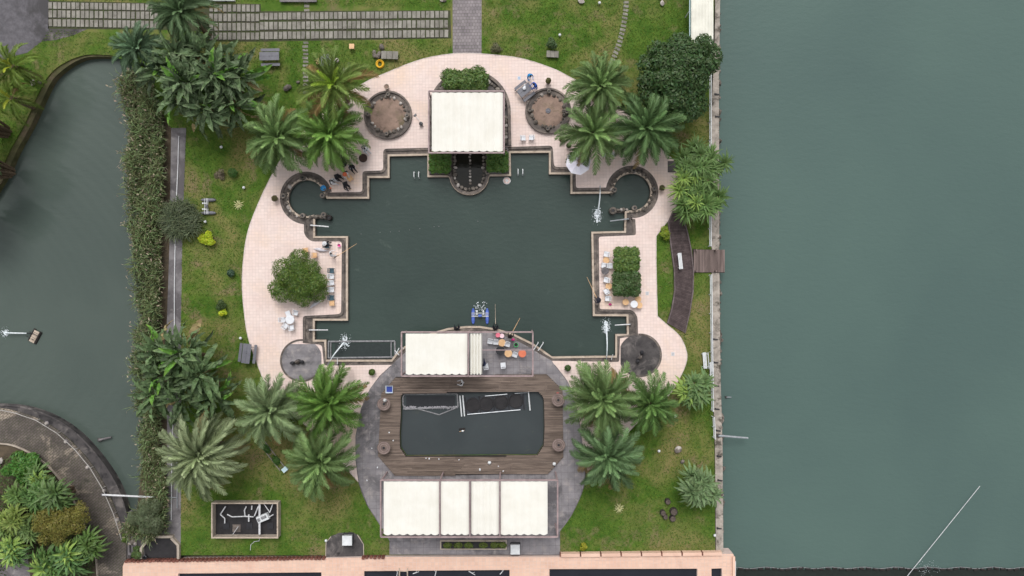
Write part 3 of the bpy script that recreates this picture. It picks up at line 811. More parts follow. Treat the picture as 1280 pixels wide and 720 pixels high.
def blobs(cx, cy, rx, ry, z, n, s, rz, seed, taper=1.2):
    rr = random.Random(seed); out = []
    for i in range(n):
        t = math.sqrt((i+.4)/n)*.92; a = i*2.4+rr.uniform(-.4,.4)
        out.append((cx+rx*t*math.cos(a), cy+ry*t*math.sin(a), z-taper*t*t+rr.uniform(-.25,.25), s*rr.uniform(.8,1.25), s*rr.uniform(.8,1.25), rz))
    return out
shrub('broadleaf_tree','round dense dark green tree beside the cream roof on the lake wall','tree',blobs(843,100,40,52,4.6,34,14,.9,1,1.6)+blobs(866,76,28,28,4.8,14,12,.9,2,1.0),23000,.17,C(62,88,44,.9)[:3],1,trunk_r=.16)
shrub('round_shrub','round feathery bright green shrub on the terrace beside the row of chairs','shrub',blobs(373,350,32,32,1.7,18,11,.6,3,.9),14000,.13,C(92,118,46,.9)[:3],3,aspect=.22)
shrub('flowering_shrub','upper lighter leafy shrub of the rectangular pair on the narrow terrace','shrub',[(783+dx,324+dy,1.1+.15*((dx+dy)%3-1),7.5,7.5,.5) for dx in (-9,0,9) for dy in (-8,1,9)],4600,.13,C(98,124,58,.9)[:3],4)
shrub('flowering_shrub','lower darker reddish-green shrub of the rectangular pair on the narrow terrace','shrub',[(783+dx,354+dy,1.0+.15*((dx+dy)%3-1),8,8,.5) for dx in (-10,0,10) for dy in (-8,1,9)],4600,.12,C(76,100,54,.9)[:3],5)
shrub('planter_shrub','leafy green shrub filling the horseshoe planter behind the square white canopy','shrub',blobs(584,101,30,11,1.5,13,9,.5,6,.5),7000,.13,C(92,118,56,.9)[:3],6)
shrub('hedge','clipped green hedge in the island planter left of the stone channel','hedge',[(550+dx,203+dy,.55+.1*((dx+dy)%3-1),6,6,.35) for dx in (-8,0,8) for dy in (-8,0,8)],4600,.09,C(86,120,48,.9)[:3],7)
shrub('hedge','clipped green hedge in the island planter right of the stone channel','hedge',[(622+dx,202+dy,.55+.1*((dx+dy)%3-1),6,6,.35) for dx in (-8,0,8) for dy in (-8,0,8)],4600,.09,C(84,118,50,.9)[:3],8)
shrub('golden_bush','round lime-yellow bush on the lawn by the reed clump','bush',blobs(260,298,8,7,.5,5,5,.3,9,.1),1800,.09,C(190,206,50)[:3],9)
shrub('golden_bush','tiny lime-yellow bush beside the terrace edge','bush',blobs(279,391,4,3,.35,3,3.5,.2,10,.1),700,.08,C(190,206,50)[:3],10)
shrub('small_bush','little dark green bush by the tiny lime-yellow bush','bush',blobs(276,382,4,4,.4,3,4.5,.25,11,.1),700,.09,C(70,92,48)[:3],11)
shrub('small_bush','low dark tuft on the lawn close to the terrace curve','bush',[(288.5,341.5,.3,4.5,4.5,.25)],400,.09,C(62,90,66)[:3],12)
shrub('rose_bush','small leafy bush planted above a grey slab on the upper lawn','bush',blobs(688,54,6,5,.6,4,4,.3,13,.1),900,.09,C(84,108,64)[:3],13)
shrub('small_bush','faint dry brown bush on the lawn beside the block path','bush',blobs(619,60,6,4,.3,4,4,.2,14,.1),500,.08,C(112,112,78)[:3],14)
shrub('small_bush','grey-brown dry bush beside green tuft on the left lawn','bush',blobs(275,218,6,5,.3,4,4,.2,15,.1),600,.08,C(128,118,96)[:3],15)
shrub('small_bush','fresh green tuft beside the dry bush on the left lawn','bush',[(291,216,.35,6,6,.3)],500,.10,C(74,112,48)[:3],16,aspect=.2)
shrub('small_bush','yellow-green bush where the boardwalk meets the terrace','bush',blobs(831,291,4,7,.5,4,4,.25,17,.1),700,.09,C(140,160,50)[:3],17)
shrub('small_bush','yellow-flowered weed by the brick parapet on the lower right lawn','bush',blobs(730,684,4,4,.3,3,3,.15,18,.1),350,.07,C(160,158,40)[:3],18)
shrub('garden_shrub','bright green creeping shrub inside the causeway curve','shrub',blobs(30,585,24,18,1.2,12,8,.5,19,.6),4500,.14,C(78,120,46,.9)[:3],19)
shrub('ornamental_tree','russet and olive feathery tree between palms inside the causeway curve','tree',blobs(70,656,30,22,2.8,16,9,.6,20,.8)+blobs(100,640,12,12,2.6,5,7,.5,21,.6),8500,.12,C(132,128,58,.85)[:3],20,aspect=.2)
shrub('small_bush','little weed bush by the causeway end wall','bush',blobs(170,690,5,6,.4,4,4,.25,22,.1),600,.1,C(82,104,52)[:3],21)
shrub('creeper','weeds growing on the causeway kerb','bush',blobs(155,673,2,6,.3,4,2.5,.15,23,.1),350,.08,C(96,122,50)[:3],22)
# cycad-like palms of the corner gardens
for i, (px, py, r, h, lab) in enumerate([(40,622,24,2.6,'green fan palm beside the creeping shrub inside the causeway'),(66,622,26,2.8,'leafy fan palm nearest the causeway kerb above the russet tree'),
        (16,650,22,2.6,'yellowish fan palm west of the russet tree'),(14,690,24,2.6,'fan palm by the grey yard below the yellowish one'),(20,622,20,2.2,'small fan palm between creeping shrub and yellowish palm'),(34,662,22,2.4,'fan palm tucked against the russet tree trunk'),(58,708,26,2.5,'fan palm spreading over the grey yard edge'),(46,600,20,2.0,'low fan palm at the edge of the creeping shrub'),(3,664,20,2.3,'fan palm overlapping the yellowish palm'),(84,700,28,2.7,'fan palm with broad fingers below the russet tree'),(106,684,22,2.4,'fan palm against the causeway kerb below the russet tree')]):
    strap_plant(px,py,h,heads(5,r*.45,r*.4,r/16.0,40+i,.4),lab,C(88+5*(i%3),120,62+6*(i%2))[:3] if i != 2 else C(124,142,70)[:3],'palm','fan_palm',ROSW,.1,seed=30+i)
for i, (px, py, r, h, n, lab) in enumerate([(14,82,34,3.6,16,'yellowing palm with arching leaves on the river bank below the parking yard'),(12,122,30,3.0,12,'sparse palm with curved yellow stalks on the river bank')]):
    palm(px,py,r,h,lab,C(112,134,58)[:3],n,40+i,.05,C(160,168,62)[:3],flat=-.5,boots=False)
for i, (px, py) in enumerate(((-34,150),(-30,205),(-52,262))):
    shrub('bank_tree','tall leafy tree on the river bank beyond the sparse palm','tree',blobs(px,py,20,24,4.6,12,11,1.0,50+i,1.2),3500,.22,C(70,92,48)[:3],50+i,'trees on the river bank',trunk_r=.14)
# agaves
AG = rosette_mesh(60, 22, 1.0, .06, 60, 0, .3)
for px, py, lab in ((299,256,'pale variegated agave rosette on the left lawn'),(774,635,'pale variegated agave rosette on the lower right lawn')):
    r_ = thing('agave', lab, 'agave', W(px, py, 0)); link('leaf_rosette', AG, r_, (0,0,.03), None, .62, C(206,204,150)[:3])
    MB().cyl((0,0,0),(0,0,.08),.06,.04,7).build('stem', m_bark, r_)

# reeds along the river: one mass nobody could count
def reed_mass(poly, n, hmin, hmax, seed, z0=-.35, lean=.5):
    rng = np.random.default_rng(seed); P = np.array(poly, float); lo, hi = P.min(0), P.max(0); pts = np.zeros((0,2))
    while len(pts) < n:
        q = rng.uniform(lo, hi, (n*2,2)); pts = np.vstack([pts, q[inside(q, poly)]])
    pts = pts[:n]; x = (pts[:,0]-640)/S; y = (360-pts[:,1])/S
    h = rng.uniform(hmin, hmax, n)*(.8+.35*np.sin(x*1.9+y*.7)*np.sin(y*1.3-x*.6)); az = rng.uniform(0, 2*np.pi, n); ln = lean*rng.uniform(.3,1.3,n)*h
    dx, dy = np.cos(az), np.sin(az); sx, sy = -dy, dx; w = rng.uniform(.016,.042,n)
    def pt(t, sg, ww): return np.stack([x+dx*ln*t*t+sx*w*ww*sg, y+dy*ln*t*t+sy*w*ww*sg, z0+h*(t*1.5-.5*t*t)*(1-.28*np.maximum(t-.7,0)*3)], 1)
    Q = []
    for t0, t1, w0, w1 in ((0.25,.55,.8,1),(.55,.8,1,.8),(.8,1.05,.8,.1)):
        Q.append(np.stack([pt(t0,-1,w0), pt(t0,1,w0), pt(t1,1,w1), pt(t1,-1,w1)], 1))
    tips = pt(1.0, 0, 0)
    return np.concatenate(Q), tips, rng
REED = [(158,96),(174,88),(190,102),(203,140),(207,180),(207,230),(203,300),(202,400),(198,420),(200,500),(202,560),(212,600),(211,660),(190,672),(168,665),(162,650),(186,625),(184,585),(178,520),(175,470),(170,440),(177,400),(173,330),(165,285),(167,240),(160,200),(166,160),(158,130)]
V, tips, rng = reed_mass(REED, 17000, .9, 2.3, 5, -.35, .42)
o = link('reeds', quads_mesh('reeds', V, l_reed)); tag(o, 'dense strip of tall reeds along the river bank', 'reeds', kind='stuff')
edge = (tips[:,0] < -35.2)
sel = tips[rng.random(len(tips)) < np.where(edge, .5, .16)]; n = len(sel); d = rng.normal(size=(n,3))*.13; d[:,2] = np.abs(d[:,2])*.4+.03; s_ = rng.normal(size=(n,3))*.035
o = link('reed_plumes', quads_mesh('reed_plumes', np.stack([sel-s_*.5, sel+d*.6-s_, sel+d*1.3, sel+d*.6+s_],1), l_plume)); tag(o, 'pale plumes on the tops of the reeds', 'reeds', kind='stuff')
# rounded reed clump on the walkway
CL = arc(229,275,24,0,360,20,22)[:-1]
V, tips, rng = reed_mass(CL, 2200, 1.0, 1.5, 8, 0, .75)
rt = thing('reed_clump', 'rounded clump of grey-green reed growing across the canal walkway', 'bush', W(229,275))
link('foliage', quads_mesh('foliage', V-np.array(rt.location)[None,None,:], leafmat('clump_leaf', C(88,100,70), .6, .25, .5, .03)), rt)
# willow-like bush at the canal end
shrub('canal_bush','grey-green willowy bush over the canal head beside the drain pit','bush',blobs(184,645,20,20,2.0,12,8,.6,31,.7),5200,.16,C(104,116,84,.9)[:3],31,aspect=.15)
# grass blades over the lawns: colour and edge of the turf
def grass(name, label, polys, holes, n, seed):
    rng = np.random.default_rng(seed); pts = np.zeros((0,2))
    allp = np.array([p for q in polys for p in q], float); lo, hi = np.maximum(allp.min(0), (-40,-30)), np.minimum(allp.max(0), (920,740))
    while len(pts) < n:
        q = rng.uniform(lo, hi, (n,2)); k = np.zeros(len(q), bool)
        for p in polys: k |= inside(q, p)
        for p in holes: k &= ~inside(q, p)
        pts = np.vstack([pts, q[k]])
    pts = pts[:n]; c = np.stack([(pts[:,0]-640)/S, (360-pts[:,1])/S, np.zeros(n)], 1)
    az = rng.uniform(0, 6.283, n); d = np.stack([np.cos(az), np.sin(az), rng.uniform(.3,1.2,n)], 1); L = rng.uniform(.05,.13,n)[:,None]
    s = np.stack([-np.sin(az), np.cos(az), 0*az], 1)*rng.uniform(.012,.03,n)[:,None]
    V = np.stack([c-s, c+s, c+d*L+s*.4, c+d*L-s*.4], 1)
    o = link(name, quads_mesh(name, V, l_grass)); tag(o, label, 'grass', kind='stuff')
TERR_OUT = TERR_L+TERR_R+[(731,600),(716,640),(700,663),(700,694),(487,694),(487,676),(476,657),(459,630.5),(449,604)]
grass('grass', 'short mown grass of the lawns round the terrace', [LAWN], [TERR_OUT, BW_L+BW_R[::-1], [(564,-100),(603,-100),(603,70),(564,70)], [(60,1),(326,3),(564,12),(564,49),(326,53),(60,37)], [(406,672),(455,672),(455,700),(406,700)],[(264,624),(356,624),(356,676),(264,676)]], 95000, 1)
V = leaf_cloud([((p[0]-640)/S,(360-p[1])/S,.1,2.2,2.2,.3) for p in ((10,600),(30,640),(60,630),(20,680),(70,690),(100,680),(-20,640),(90,705),(-20,700))], 9000, .11, 77)
o = link('ground_cover', quads_mesh('ground_cover', V, l_obj), color=C(74,96,44)[:3]); tag(o, 'low leafy ground cover between the palms inside the causeway curve', 'plants', kind='stuff')
grass('grass', 'rough grass of the river bank by the parking yard', [NW], [[(-400,-300),(61,-300),(61,38),(52,52),(34,66),(10,72),(-60,110),(-400,200)],[(60,1),(326,3),(326,53),(60,37)]], 12000, 2)

# ------------------------------------------------------------------ objects
ZT = .044       # top of the terrace tiles
ZP = .066       # top of the grey paving
ZD = .207       # top of the plank deck
def lw(root, px, py, z=0.0):
    return W(px, py)-root.location+Vector((0,0,z))
CACHE = {}
def cached(key, fn):
    if key not in CACHE: CACHE[key] = fn()
    return CACHE[key]
def P(name, mb, mat, parent, smooth=False, loc=None, rot=None):
    o = mb.build(name, mat, parent, None, smooth)
    if loc is not None: o.location = loc
    if rot is not None: o.rotation_euler = rot
    return o
def D(deg): return math.radians(deg)

# --- canopies: steel frame, posts, white fabric sails
def fabric(x0, x1, y0, y1, z, folds, seed, wavy=True, deep=.05):
    """fabric sheet with folds running north-south; edges scalloped between the bows"""
    rr = random.Random(seed); nx = max(10, folds*6); ny = 8; m = MB(); vs_ = []
    for j in range(ny+1):
        for i in range(nx+1):
            u = i/nx; v = j/ny; x = x0+(x1-x0)*u; y = y0+(y1-y0)*v
            a = abs(math.sin(u*folds*math.pi))
            zz = z-deep*2.4*(1-a)-.02*math.sin(v*6+seed)
            if wavy and j == 0: y += .10*(1-a)*(.6+.6*rr.random())
            vs_.append((x, y, zz))
    n = nx+1
    m.add(vs_, [(j*n+i, j*n+i+1, (j+1)*n+i+1, (j+1)*n+i) for j in range(ny) for i in range(nx)])
    # underside, so the cloth has a thickness
    m.add([(a, b, c-.012) for a, b, c in vs_], [(j*n+i, (j+1)*n+i, (j+1)*n+i+1, j*n+i+1) for j in range(ny) for i in range(nx)])
    return m
def canopy(label, frame, zf, zbase, panels, rails, posts, name='canopy', extra=()):
    (x0, y0, x1, y1) = frame
    a = W(x0, y1, zf); b = W(x1, y0, zf); c = (a+b)/2
    root = thing(name, label, 'canopy', (c.x, c.y, zbase)); L = lambda v: v-Vector((c.x, c.y, zbase))
    t = .13
    def beam(p, q, w_=t, nm='beam'):
        p, q = L(p), L(q); d = q-p; o = P(nm, MB().box((0,0,0), (d.length, w_, .16)), m_frame, root)
        o.location = (p+q)/2; o.rotation_euler = (0, 0, math.atan2(d.y, d.x))
    beam(W(x0,y0,zf), W(x1,y0,zf)); beam(W(x0,y1,zf), W(x1,y1,zf)); beam(W(x0,y0,zf-.17), W(x0,y1,zf-.17)); beam(W(x1,y0,zf-.17), W(x1,y1,zf-.17))
    for x in rails: beam(W(x,y0,zf+.165), W(x,y1,zf+.165), .09, 'rail')
    for p, q in extra: beam(W(*p,zf-.12), W(*q,zf-.12), .07, 'rail')
    for (px, py) in posts:
        q = L(W(px, py, zf)); P('post', MB().box((q.x, q.y, (zf-zbase)/2-.13), (.13,.13,zf-zbase-.26)), m_frame, root)
    for i, (xa, xb, ya, yb, folds, deep) in enumerate(panels):
        p = L(W(xa, yb, zf+.10)); q = L(W(xb, ya, zf+.10))
        P('fabric_panel', fabric(p.x, q.x, p.y, q.y, p.z, folds, i, True, deep), m_white, root, True)
    return root
canopy('square white fabric canopy over the island between two hedges', (536,114,630,191), 3.3, ZT, [(539.5,628.5,115.5,189.5,9,.05)], [], [(536,116),(630,116),(536,186),(630,186),(536,150),(630,150)])
canopy('white fabric awning and open frame beside the chairs on the pond arc', (502,415,666,470), 3.0, ZP, [(507,584,417,468.5,8,.03),(587,602.5,417,468.5,4,.13)], [585.3], [(502,417),(585,416),(666,416),(502,469),(585,469),(666,469)], extra=[((603,437.5),(666,437.5))])
canopy('long white four-panel awning over the paving below the plank deck', (476,600,697,671), 3.2, ZP, [(479.5,548.5,602,669,7,.03),(551,586,602,669,4,.03),(589,623.5,602,669,4,.05),(626,684.5,602,669,6,.03)], [549.8,587.4,624.8], [(476,602),(549.8,602),(624.8,602),(697,602),(476,670),(549.8,670),(624.8,670),(697,670)])

# --- seats and tables
def chair(px, py, a, label, mat=None, z=ZT, group='plastic chairs by the ponds', name='plastic_chair'):
    mat = mat or m_wplastic; r = thing(name, label, 'chair', (*W(px,py)[:2], z), D(a), group); k = mat.name; r.scale = (.9,.9,.9)
    seat = cached(('seat',k), lambda: MB().box((0,.02,.42),(.46,.44,.035),0,.97).mesh('seat', mat))
    link('seat', seat, r)
    def bk():
        m = MB()
        for x in (-.18,-.09,0,.09,.18): m.cyl((x,-.20,.43),(x*1.05,-.30,.80),.028,.026,6)
        m.box((0,-.305,.82),(.47,.04,.09)); m.box((-.215,-.25,.62),(.035,.05,.42)); m.box((.215,-.25,.62),(.035,.05,.42)); return m.mesh('backrest', mat)
    link('backrest', cached(('back',k), bk), r)
    ar = cached(('arm',k), lambda: MB().box((0,0,.64),(.05,.42,.03)).box((0,.19,.53),(.04,.04,.2)).mesh('armrest', mat))
    for s in (-1,1): link('armrest', ar, r, (s*.24,0,0))
    lg = cached(('leg',k), lambda: MB().cyl((0,0,0),(0,0,.41),.022,.03,6).mesh('leg', mat))
    for x in (-.2,.2):
        for y in (-.19,.21): link('leg', lg, r, (x*1.08,y*1.05,0), (0,0,0))
    return r
def stool(px, py, a, label, mat=None, z=ZT, rnd=False, s=1.0, group='beige plastic stools'):
    mat = mat or m_beige; r = thing('stool', label, 'stool', (*W(px,py)[:2], z), D(a), group); r.scale = (s,s,s)
    if rnd: P('seat', MB().lathe([(.0,.41),(.26,.41),(.30,.43),(.30,.455),(.27,.465),(.12,.455),(.0,.455)], 18), mat, r)
    else: P('seat', MB().box((0,0,.44),(.46,.46,.04),0,.94).box((0,0,.464),(.30,.30,.008)), mat, r)
    for x in (-.16,.16):
        for y in (-.16,.16): P('leg', MB().cyl((x*1.15,y*1.15,0),(x,y,.42),.022,.028,6), mat, r)
    return r
def round_table(px, py, rad, h, label, mat, z=ZT, name='round_table', ped=True, rings=False):
    r = thing(name, label, 'table', (*W(px,py)[:2], z))
    t = P('table_top', MB().lathe([(.05,h-.05),(rad*.93,h-.05),(rad,h-.03),(rad,h-.01),(rad*.97,h),(0,h)], 28), mat, r)
    if rings:
        for q in (.82,.56): P('groove_ring', MB().lathe([(rad*q-.05,h-.005),(rad*q-.05,h+.012),(rad*q+.05,h+.012),(rad*q+.05,h-.005)], 28), M('ring_stone',C(150,132,126),C(120,104,100),3), t)
        P('hub', MB().lathe([(.11,h-.005),(.11,h+.03),(.05,h+.045),(0,h+.045)], 14), m_dgrey, t)
    if ped:
        P('pedestal', MB().lathe([(rad*.5,0),(rad*.5,.05),(.09,.10),(.07,h-.12),(rad*.4,h-.05)], 16), mat, r)
    else:
        for i in range(4):
            q = math.pi/4+i*math.pi/2; P('leg', MB().cyl((rad*.7*math.cos(q),rad*.7*math.sin(q),0),(rad*.55*math.cos(q),rad*.55*math.sin(q),h-.05),.025,.025,6), mat, r)
    return r
def picnic(px, py, a, label, z=0.0, l=1.82):
    r = thing('picnic_table', label, 'picnic table', (*W(px,py)[:2], z), D(a), 'grey folding picnic tables')
    def rounded(w_, d, zc, t, rad=.06):
        m = MB(); pts = []
        for sx, sy, a0 in ((1,1,0),(-1,1,90),(-1,-1,180),(1,-1,270)):
            for k in range(4): q = D(a0+30*k); pts.append((sx*(w_/2-rad)+rad*math.cos(q), sy*(d/2-rad)+rad*math.sin(q)))
        m.face([(x,y,zc+t/2) for x,y in pts]); m.face([(x,y,zc-t/2) for x,y in pts[::-1]])
        for i in range(len(pts)):
            p, q = pts[i], pts[(i+1) % len(pts)]; m.face([(*p,zc-t/2),(*q,zc-t/2),(*q,zc+t/2),(*p,zc+t/2)])
        return m
    top = P('table_top', rounded(l,.76,.73,.05), m_grey, r)
    P('seam', MB().box((0,0,.757),(l-.1,.012,.004)), m_dgrey, top); P('umbrella_hole', MB().lathe([(.035,.752),(.035,.759),(0,.759)],10), m_dgrey, top)
    for s in (-1,1):
        P('bench', rounded(l-.06,.26,.44,.045,.05), m_grey, r, loc=(0,s*.68,0))
        P('frame', MB().tube([(s*.62,-.72,.02),(s*.62,-.30,.68),(s*.62,.30,.68),(s*.62,.72,.02)],.022).tube([(s*.62,-.68,.41),(s*.62,.68,.41)],.02), m_dgrey, r)
        P('stretcher', MB().cyl((-.62,s*.68,.38),(.62,s*.68,.38),.018,.018,6), m_dgrey, r)
    return r
picnic(340,73.5,1,'grey plastic picnic table standing alone on the upper left lawn')
picnic(312,441,83,'grey plastic picnic table at the terrace edge by the paddle-leaved clump',ZT)
picnic(655.8,115.5,38,'grey plastic picnic table with two people in blue beside the round bed',ZT,1.35)
G1 = 'white plastic chair in the row beside the round feathery shrub'
chair(416,338.5,-90,'teal plastic chair at the upper end of the row beside the feathery shrub',m_teal)
for y in (345.5,353.5,362): chair(416,y,-88+rr.uniform(-6,6),G1)
chair(416,372,-92,'teal plastic chair at the lower end of the row beside the feathery shrub',m_teal)
stool(416.5,379,4,'beige stool at the end of the chair row beside the feathery shrub')
chair(384,313,10,'beige plastic chair beside the folded white parasol',m_beige); chair(395,319,0,'beige plastic chair against the feathery shrub under the cloth',m_beige)
chair(757,318,80,'white chair nearest the pond corner at the top of the narrow terrace')
stool(757,325.5,3,'beige stool between two white chairs on the narrow terrace',rnd=True)
chair(754,332,85,'white chair touching the grey round table on the narrow terrace'); chair(762,332.5,-90,'white chair between the grey round table and leafy shrub')
chair(757,350,75,'greyish white chair just below the round grey table on the narrow terrace'); stool(760,358,10,'round beige stool beside the darker shrub on the narrow terrace',rnd=True)
chair(757,364,30,'tilted white chair near the angler with dark clothes'); chair(758.5,373,88,'white chair with a magenta bag beside it')
stool(781,377.5,0,'round beige stool west of the white round table',rnd=True); stool(796.5,374,0,'round beige stool north of the white round table',rnd=True); stool(798,381.5,0,'round beige stool east of the white round table',rnd=True)
round_table(791,380,.34,.7,'small white round table ringed by beige stools',m_wplastic,ped=False)
round_table(755.2,338.8,.36,.72,'grey round table beside white chairs on the narrow terrace',m_conc)
LC = 'white plastic chair around the small white table left of the pond'
round_table(365.5,399,.42,.72,'small white round table with chairs on the wide left terrace',m_wplastic,ped=False)
for px, py, a in ((355.5,399.5,-90),(359,407,-35),(366.5,409,10),(371.5,391,170)): chair(px,py,a,LC)
stool(362,391.5,20,'grey-white stool beside the small table on the left terrace',m_wplastic)
TC = 'white plastic chair facing its twin beside the round bed with a drain'
chair(654,174,-90,TC); chair(664,173.5,90,TC)
chair(754.5,194.5,0,'white chair under the palm beside the parasol'); chair(764,194,4,'outer white chair of the pair next to the parasol')
# paving under the open frame
chair(613,426.5,172,'white chair at the far end beside the awning curtain',z=ZP); chair(620,427.5,176,'white chair beside the beige round stool on the arc',z=ZP)
stool(627.6,428,0,'large beige round stool between white chairs on the arc',z=ZP,rnd=True,s=1.15); chair(634.3,430,165,'white chair behind the angler in magenta',z=ZP)
stool(635.5,441,0,'large beige round stool beside the grey table on the arc',z=ZP,rnd=True,s=1.2); chair(643.5,443,160,'white chair between beige stool and orange table',z=ZP)
round_table(652.7,441,.36,.7,'round orange plastic table on the paving by the ladder',m_orangep,z=ZP)
round_table(625.5,437.5,.42,.7,'dark grey round table on the wet paving',m_dgrey,z=ZP)
chair(629,455.5,5,'lone white chair on the wet paving away from the tables',z=ZP); chair(607.5,457,10,'white chair with a seated person at the awning edge',z=ZP)
stool(622.5,418.5,0,'pink round stool by the pond coping',m_pink,ZP,True,.75,'small coloured stools'); stool(627.5,419.5,0,'pale pink round stool by the pond coping',M('pale_pink',C(236,205,214)),ZP,True,.72,'small coloured stools')
for px, py, lab, h_ in ((697,498,'round slatted table at the upper right corner of the plank deck',.7),(697.5,553.5,'round slatted table at the lower right corner of the plank deck',.7),(482,557,'round slatted table at the lower left corner of the plank deck',.7),(482,503,'round slatted table carrying a pale jug on the plank deck',.7)):
    round_table(px,py,.62,h_,lab,M('weathered_slat',C(126,110,104),C(96,84,80),2,c4=C(140,124,118),s4=2),z=ZD,rings=True)
round_table(456,199.5,.40,.72,'dark brown round table between palm and pond step',M('dark_brown',C(70,52,46),C(54,40,36),3))
round_table(431,206,.36,.70,'dark round table half hidden under the palm among the anglers',m_dgrey)

def bench(px, py, a, l, label, z, back=True):
    r = thing('bench', label, 'bench', (*W(px,py)[:2], z), D(a), 'white benches near the lake wall')
    for i, y in enumerate((-.12,.0,.12)): P('seat_slat', MB().box((0,y,.44),(l,.10,.03)), m_wpaint, r)
    if back:
        for i in range(2): P('back_slat', MB().box((0,-.26,.60+.14*i),(l,.035,.10)), m_wpaint, r)
    for s in (-1,1):
        P('leg', MB().box((s*(l/2-.15),0,.21),(.07,.36,.42)), m_wpaint, r)
        if back: P('back_post', MB().box((s*(l/2-.15),-.225,.45),(.06,.05,.66)).box((s*(l/2-.15),-.215,.03),(.06,.08,.06)), m_wpaint, r)
    return r
bench(848.5,326.5,96,1.5,'white slatted bench standing on the curved boardwalk',.14,False)
bench(879.5,450,94,1.5,'white bench with backrest on grass beside the lake railing',0)
bench(888,461,91,1.35,'white plank bench against the lake railing',0,False)

# --- parasols
def parasol(px, py, label, z=ZT, rad=1.15, h=2.15):
    c = W(px, py, h); r = thing('parasol', label, 'parasol', (c.x, c.y, z)); n = 8
    m = MB(); top = (0,0,h+.28)
    for i in range(n):
        a0, a1 = 2*math.pi*i/n+.2, 2*math.pi*(i+1)/n+.2; am = (a0+a1)/2
        p = (rad*math.cos(a0),rad*math.sin(a0),h-.12); q = (rad*math.cos(a1),rad*math.sin(a1),h-.12); mid = (rad*.93*math.cos(am),rad*.93*math.sin(am),h-.15)
        h0 = (rad*.5*math.cos(a0),rad*.5*math.sin(a0),h+.12); h1 = (rad*.5*math.cos(a1),rad*.5*math.sin(a1),h+.12); hm = (rad*.47*math.cos(am),rad*.47*math.sin(am),h+.07)
        for f in ((top,h0,hm),(top,hm,h1),(h0,p,mid,hm),(hm,mid,q,h1)): m.face(f)
    P('canopy', m, M('lilac_white',C(238,236,244,.9),C(226,222,236,.9),1.5), r)
    P('pole', MB().cyl((0,0,0),(0,0,h+.36),.025,.02,8), m_wpaint, r); P('base', MB().lathe([(.28,0),(.28,.06),(.06,.12),(.03,.3)],14), m_conc, r)
    for i in range(n):
        a = 2*math.pi*i/n+.2; P('rib', MB().cyl((0,0,h+.22),(rad*math.cos(a),rad*math.sin(a),h-.15),.01,.008,5), m_steel, r)
parasol(723,203,'open white parasol partly under the sparse palm')
def folded_parasol(px, py, a, label, l=1.5):
    r = thing('folded_parasol', label, 'parasol', (*W(px,py)[:2], ZT), D(a))
    m = MB()
    for i in range(7):
        t0, t1 = i/7, (i+1)/7; f = lambda t: .05+.13*math.sin(math.pi*min(1, t*1.15))*(1-.3*t)
        m.cyl(((t0-.5)*l,.02*math.sin(i),.15),((t1-.5)*l,.02*math.sin(i+1),.15), f(t0), f(t1), 9, False)
    P('canopy', m, M('folded_cloth',C(226,224,230),C(196,192,200),4), r)
    P('pole', MB().cyl((-.62*l,0,.12),(.6*l,0,.15),.022,.022,8), m_wpaint, r)
folded_parasol(396.5,378.5,38,'folded white parasol lying below the feathery shrub')
folded_parasol(402,312.5,-8,'folded white parasol lying beside the beige chairs',1.2)

# --- round beds, posts and rocks
def stump(root, px, py, z, r=.22, h=.55, mat=None):
    q = lw(root, px, py)
    o = P('stump_post', MB().lathe([(r*1.05,z),(r,z+h*.5),(r*1.02,z+h-.03),(r*.9,z+h),(r*.45,z+h),(r*.42,z+h-.1)],12,(q.x,q.y,0)), mat or m_rock, root)
    P('dark_socket', MB().lathe([(r*.40,z+h-.06),(.0,z+h-.06)],10,(q.x,q.y,0)), m_dgrey, o)
RK = [MB().rock((0,0,0),(1,1,1),s,8,5).mesh('rock', m_rock) for s in range(8)]
m_rockl = M('pale_rock', C(196,188,182), C(140,132,126), 3, bump=.5, bs=12)
RKL = [MB().rock((0,0,0),(1,1,1),30+s,8,5).mesh('rock', m_rockl) for s in range(3)]
def rocks_on(root, pts, z, s=(.3,.5), seed=0, pale=.15, hz=.8):
    rr = random.Random(seed)
    for px, py in pts:
        q = lw(root, px, py); k = rr.uniform(*s); me = RKL[rr.randrange(3)] if rr.random() < pale else RK[rr.randrange(8)]
        link('rock', me, root, (q.x+rr.uniform(-.04,.04), q.y+rr.uniform(-.04,.04), z+k*hz*.3), (0,0,rr.uniform(0,6)), (k, k*rr.uniform(.7,1.1), k*hz))
def round_bed(px, py, r_, label, drain, seed):
    r = thing('round_bed', label, 'flower bed', (*W(px,py)[:2], ZT)); R0 = r_/S
    P('outer_wall', MB().lathe([(R0,0),(R0,.30),(R0-.16,.31),(R0-.17,.16),(R0-.62,.14)], 48), m_gutter, r)
    P('soil', MB().lathe([(R0-.58,.145),(R0-.9,.20),(.5,.24),(0,.24)], 40), m_soil, r)
    rocks_on(r, [p for i, p in enumerate(arc(px,py,r_-8.0,0,360,26)[:-1]) if (i*7+seed) % 5], .13, (.2,.46), seed, .3 if not drain else .05)
    for a in (-88, 5, 92, 180): stump(r, px+(r_-5.5)*math.cos(D(a)), py+(r_-5.5)*math.sin(D(a)), .13, .19, .5)
    if drain: P('drain_cover', MB().lathe([(.24,.2),(.24,.30),(.20,.31),(.18,.27),(.10,.27),(.09,.31),(0,.31)],18), m_grey, r)
    return r
b1 = round_bed(485.5,144.5,30,'round raised gravel bed ringed with pale rocks, no drain cover',False,1)
b2 = round_bed(685,139.5,28.5,'round raised gravel bed with a grey drain cover at its centre',True,2)
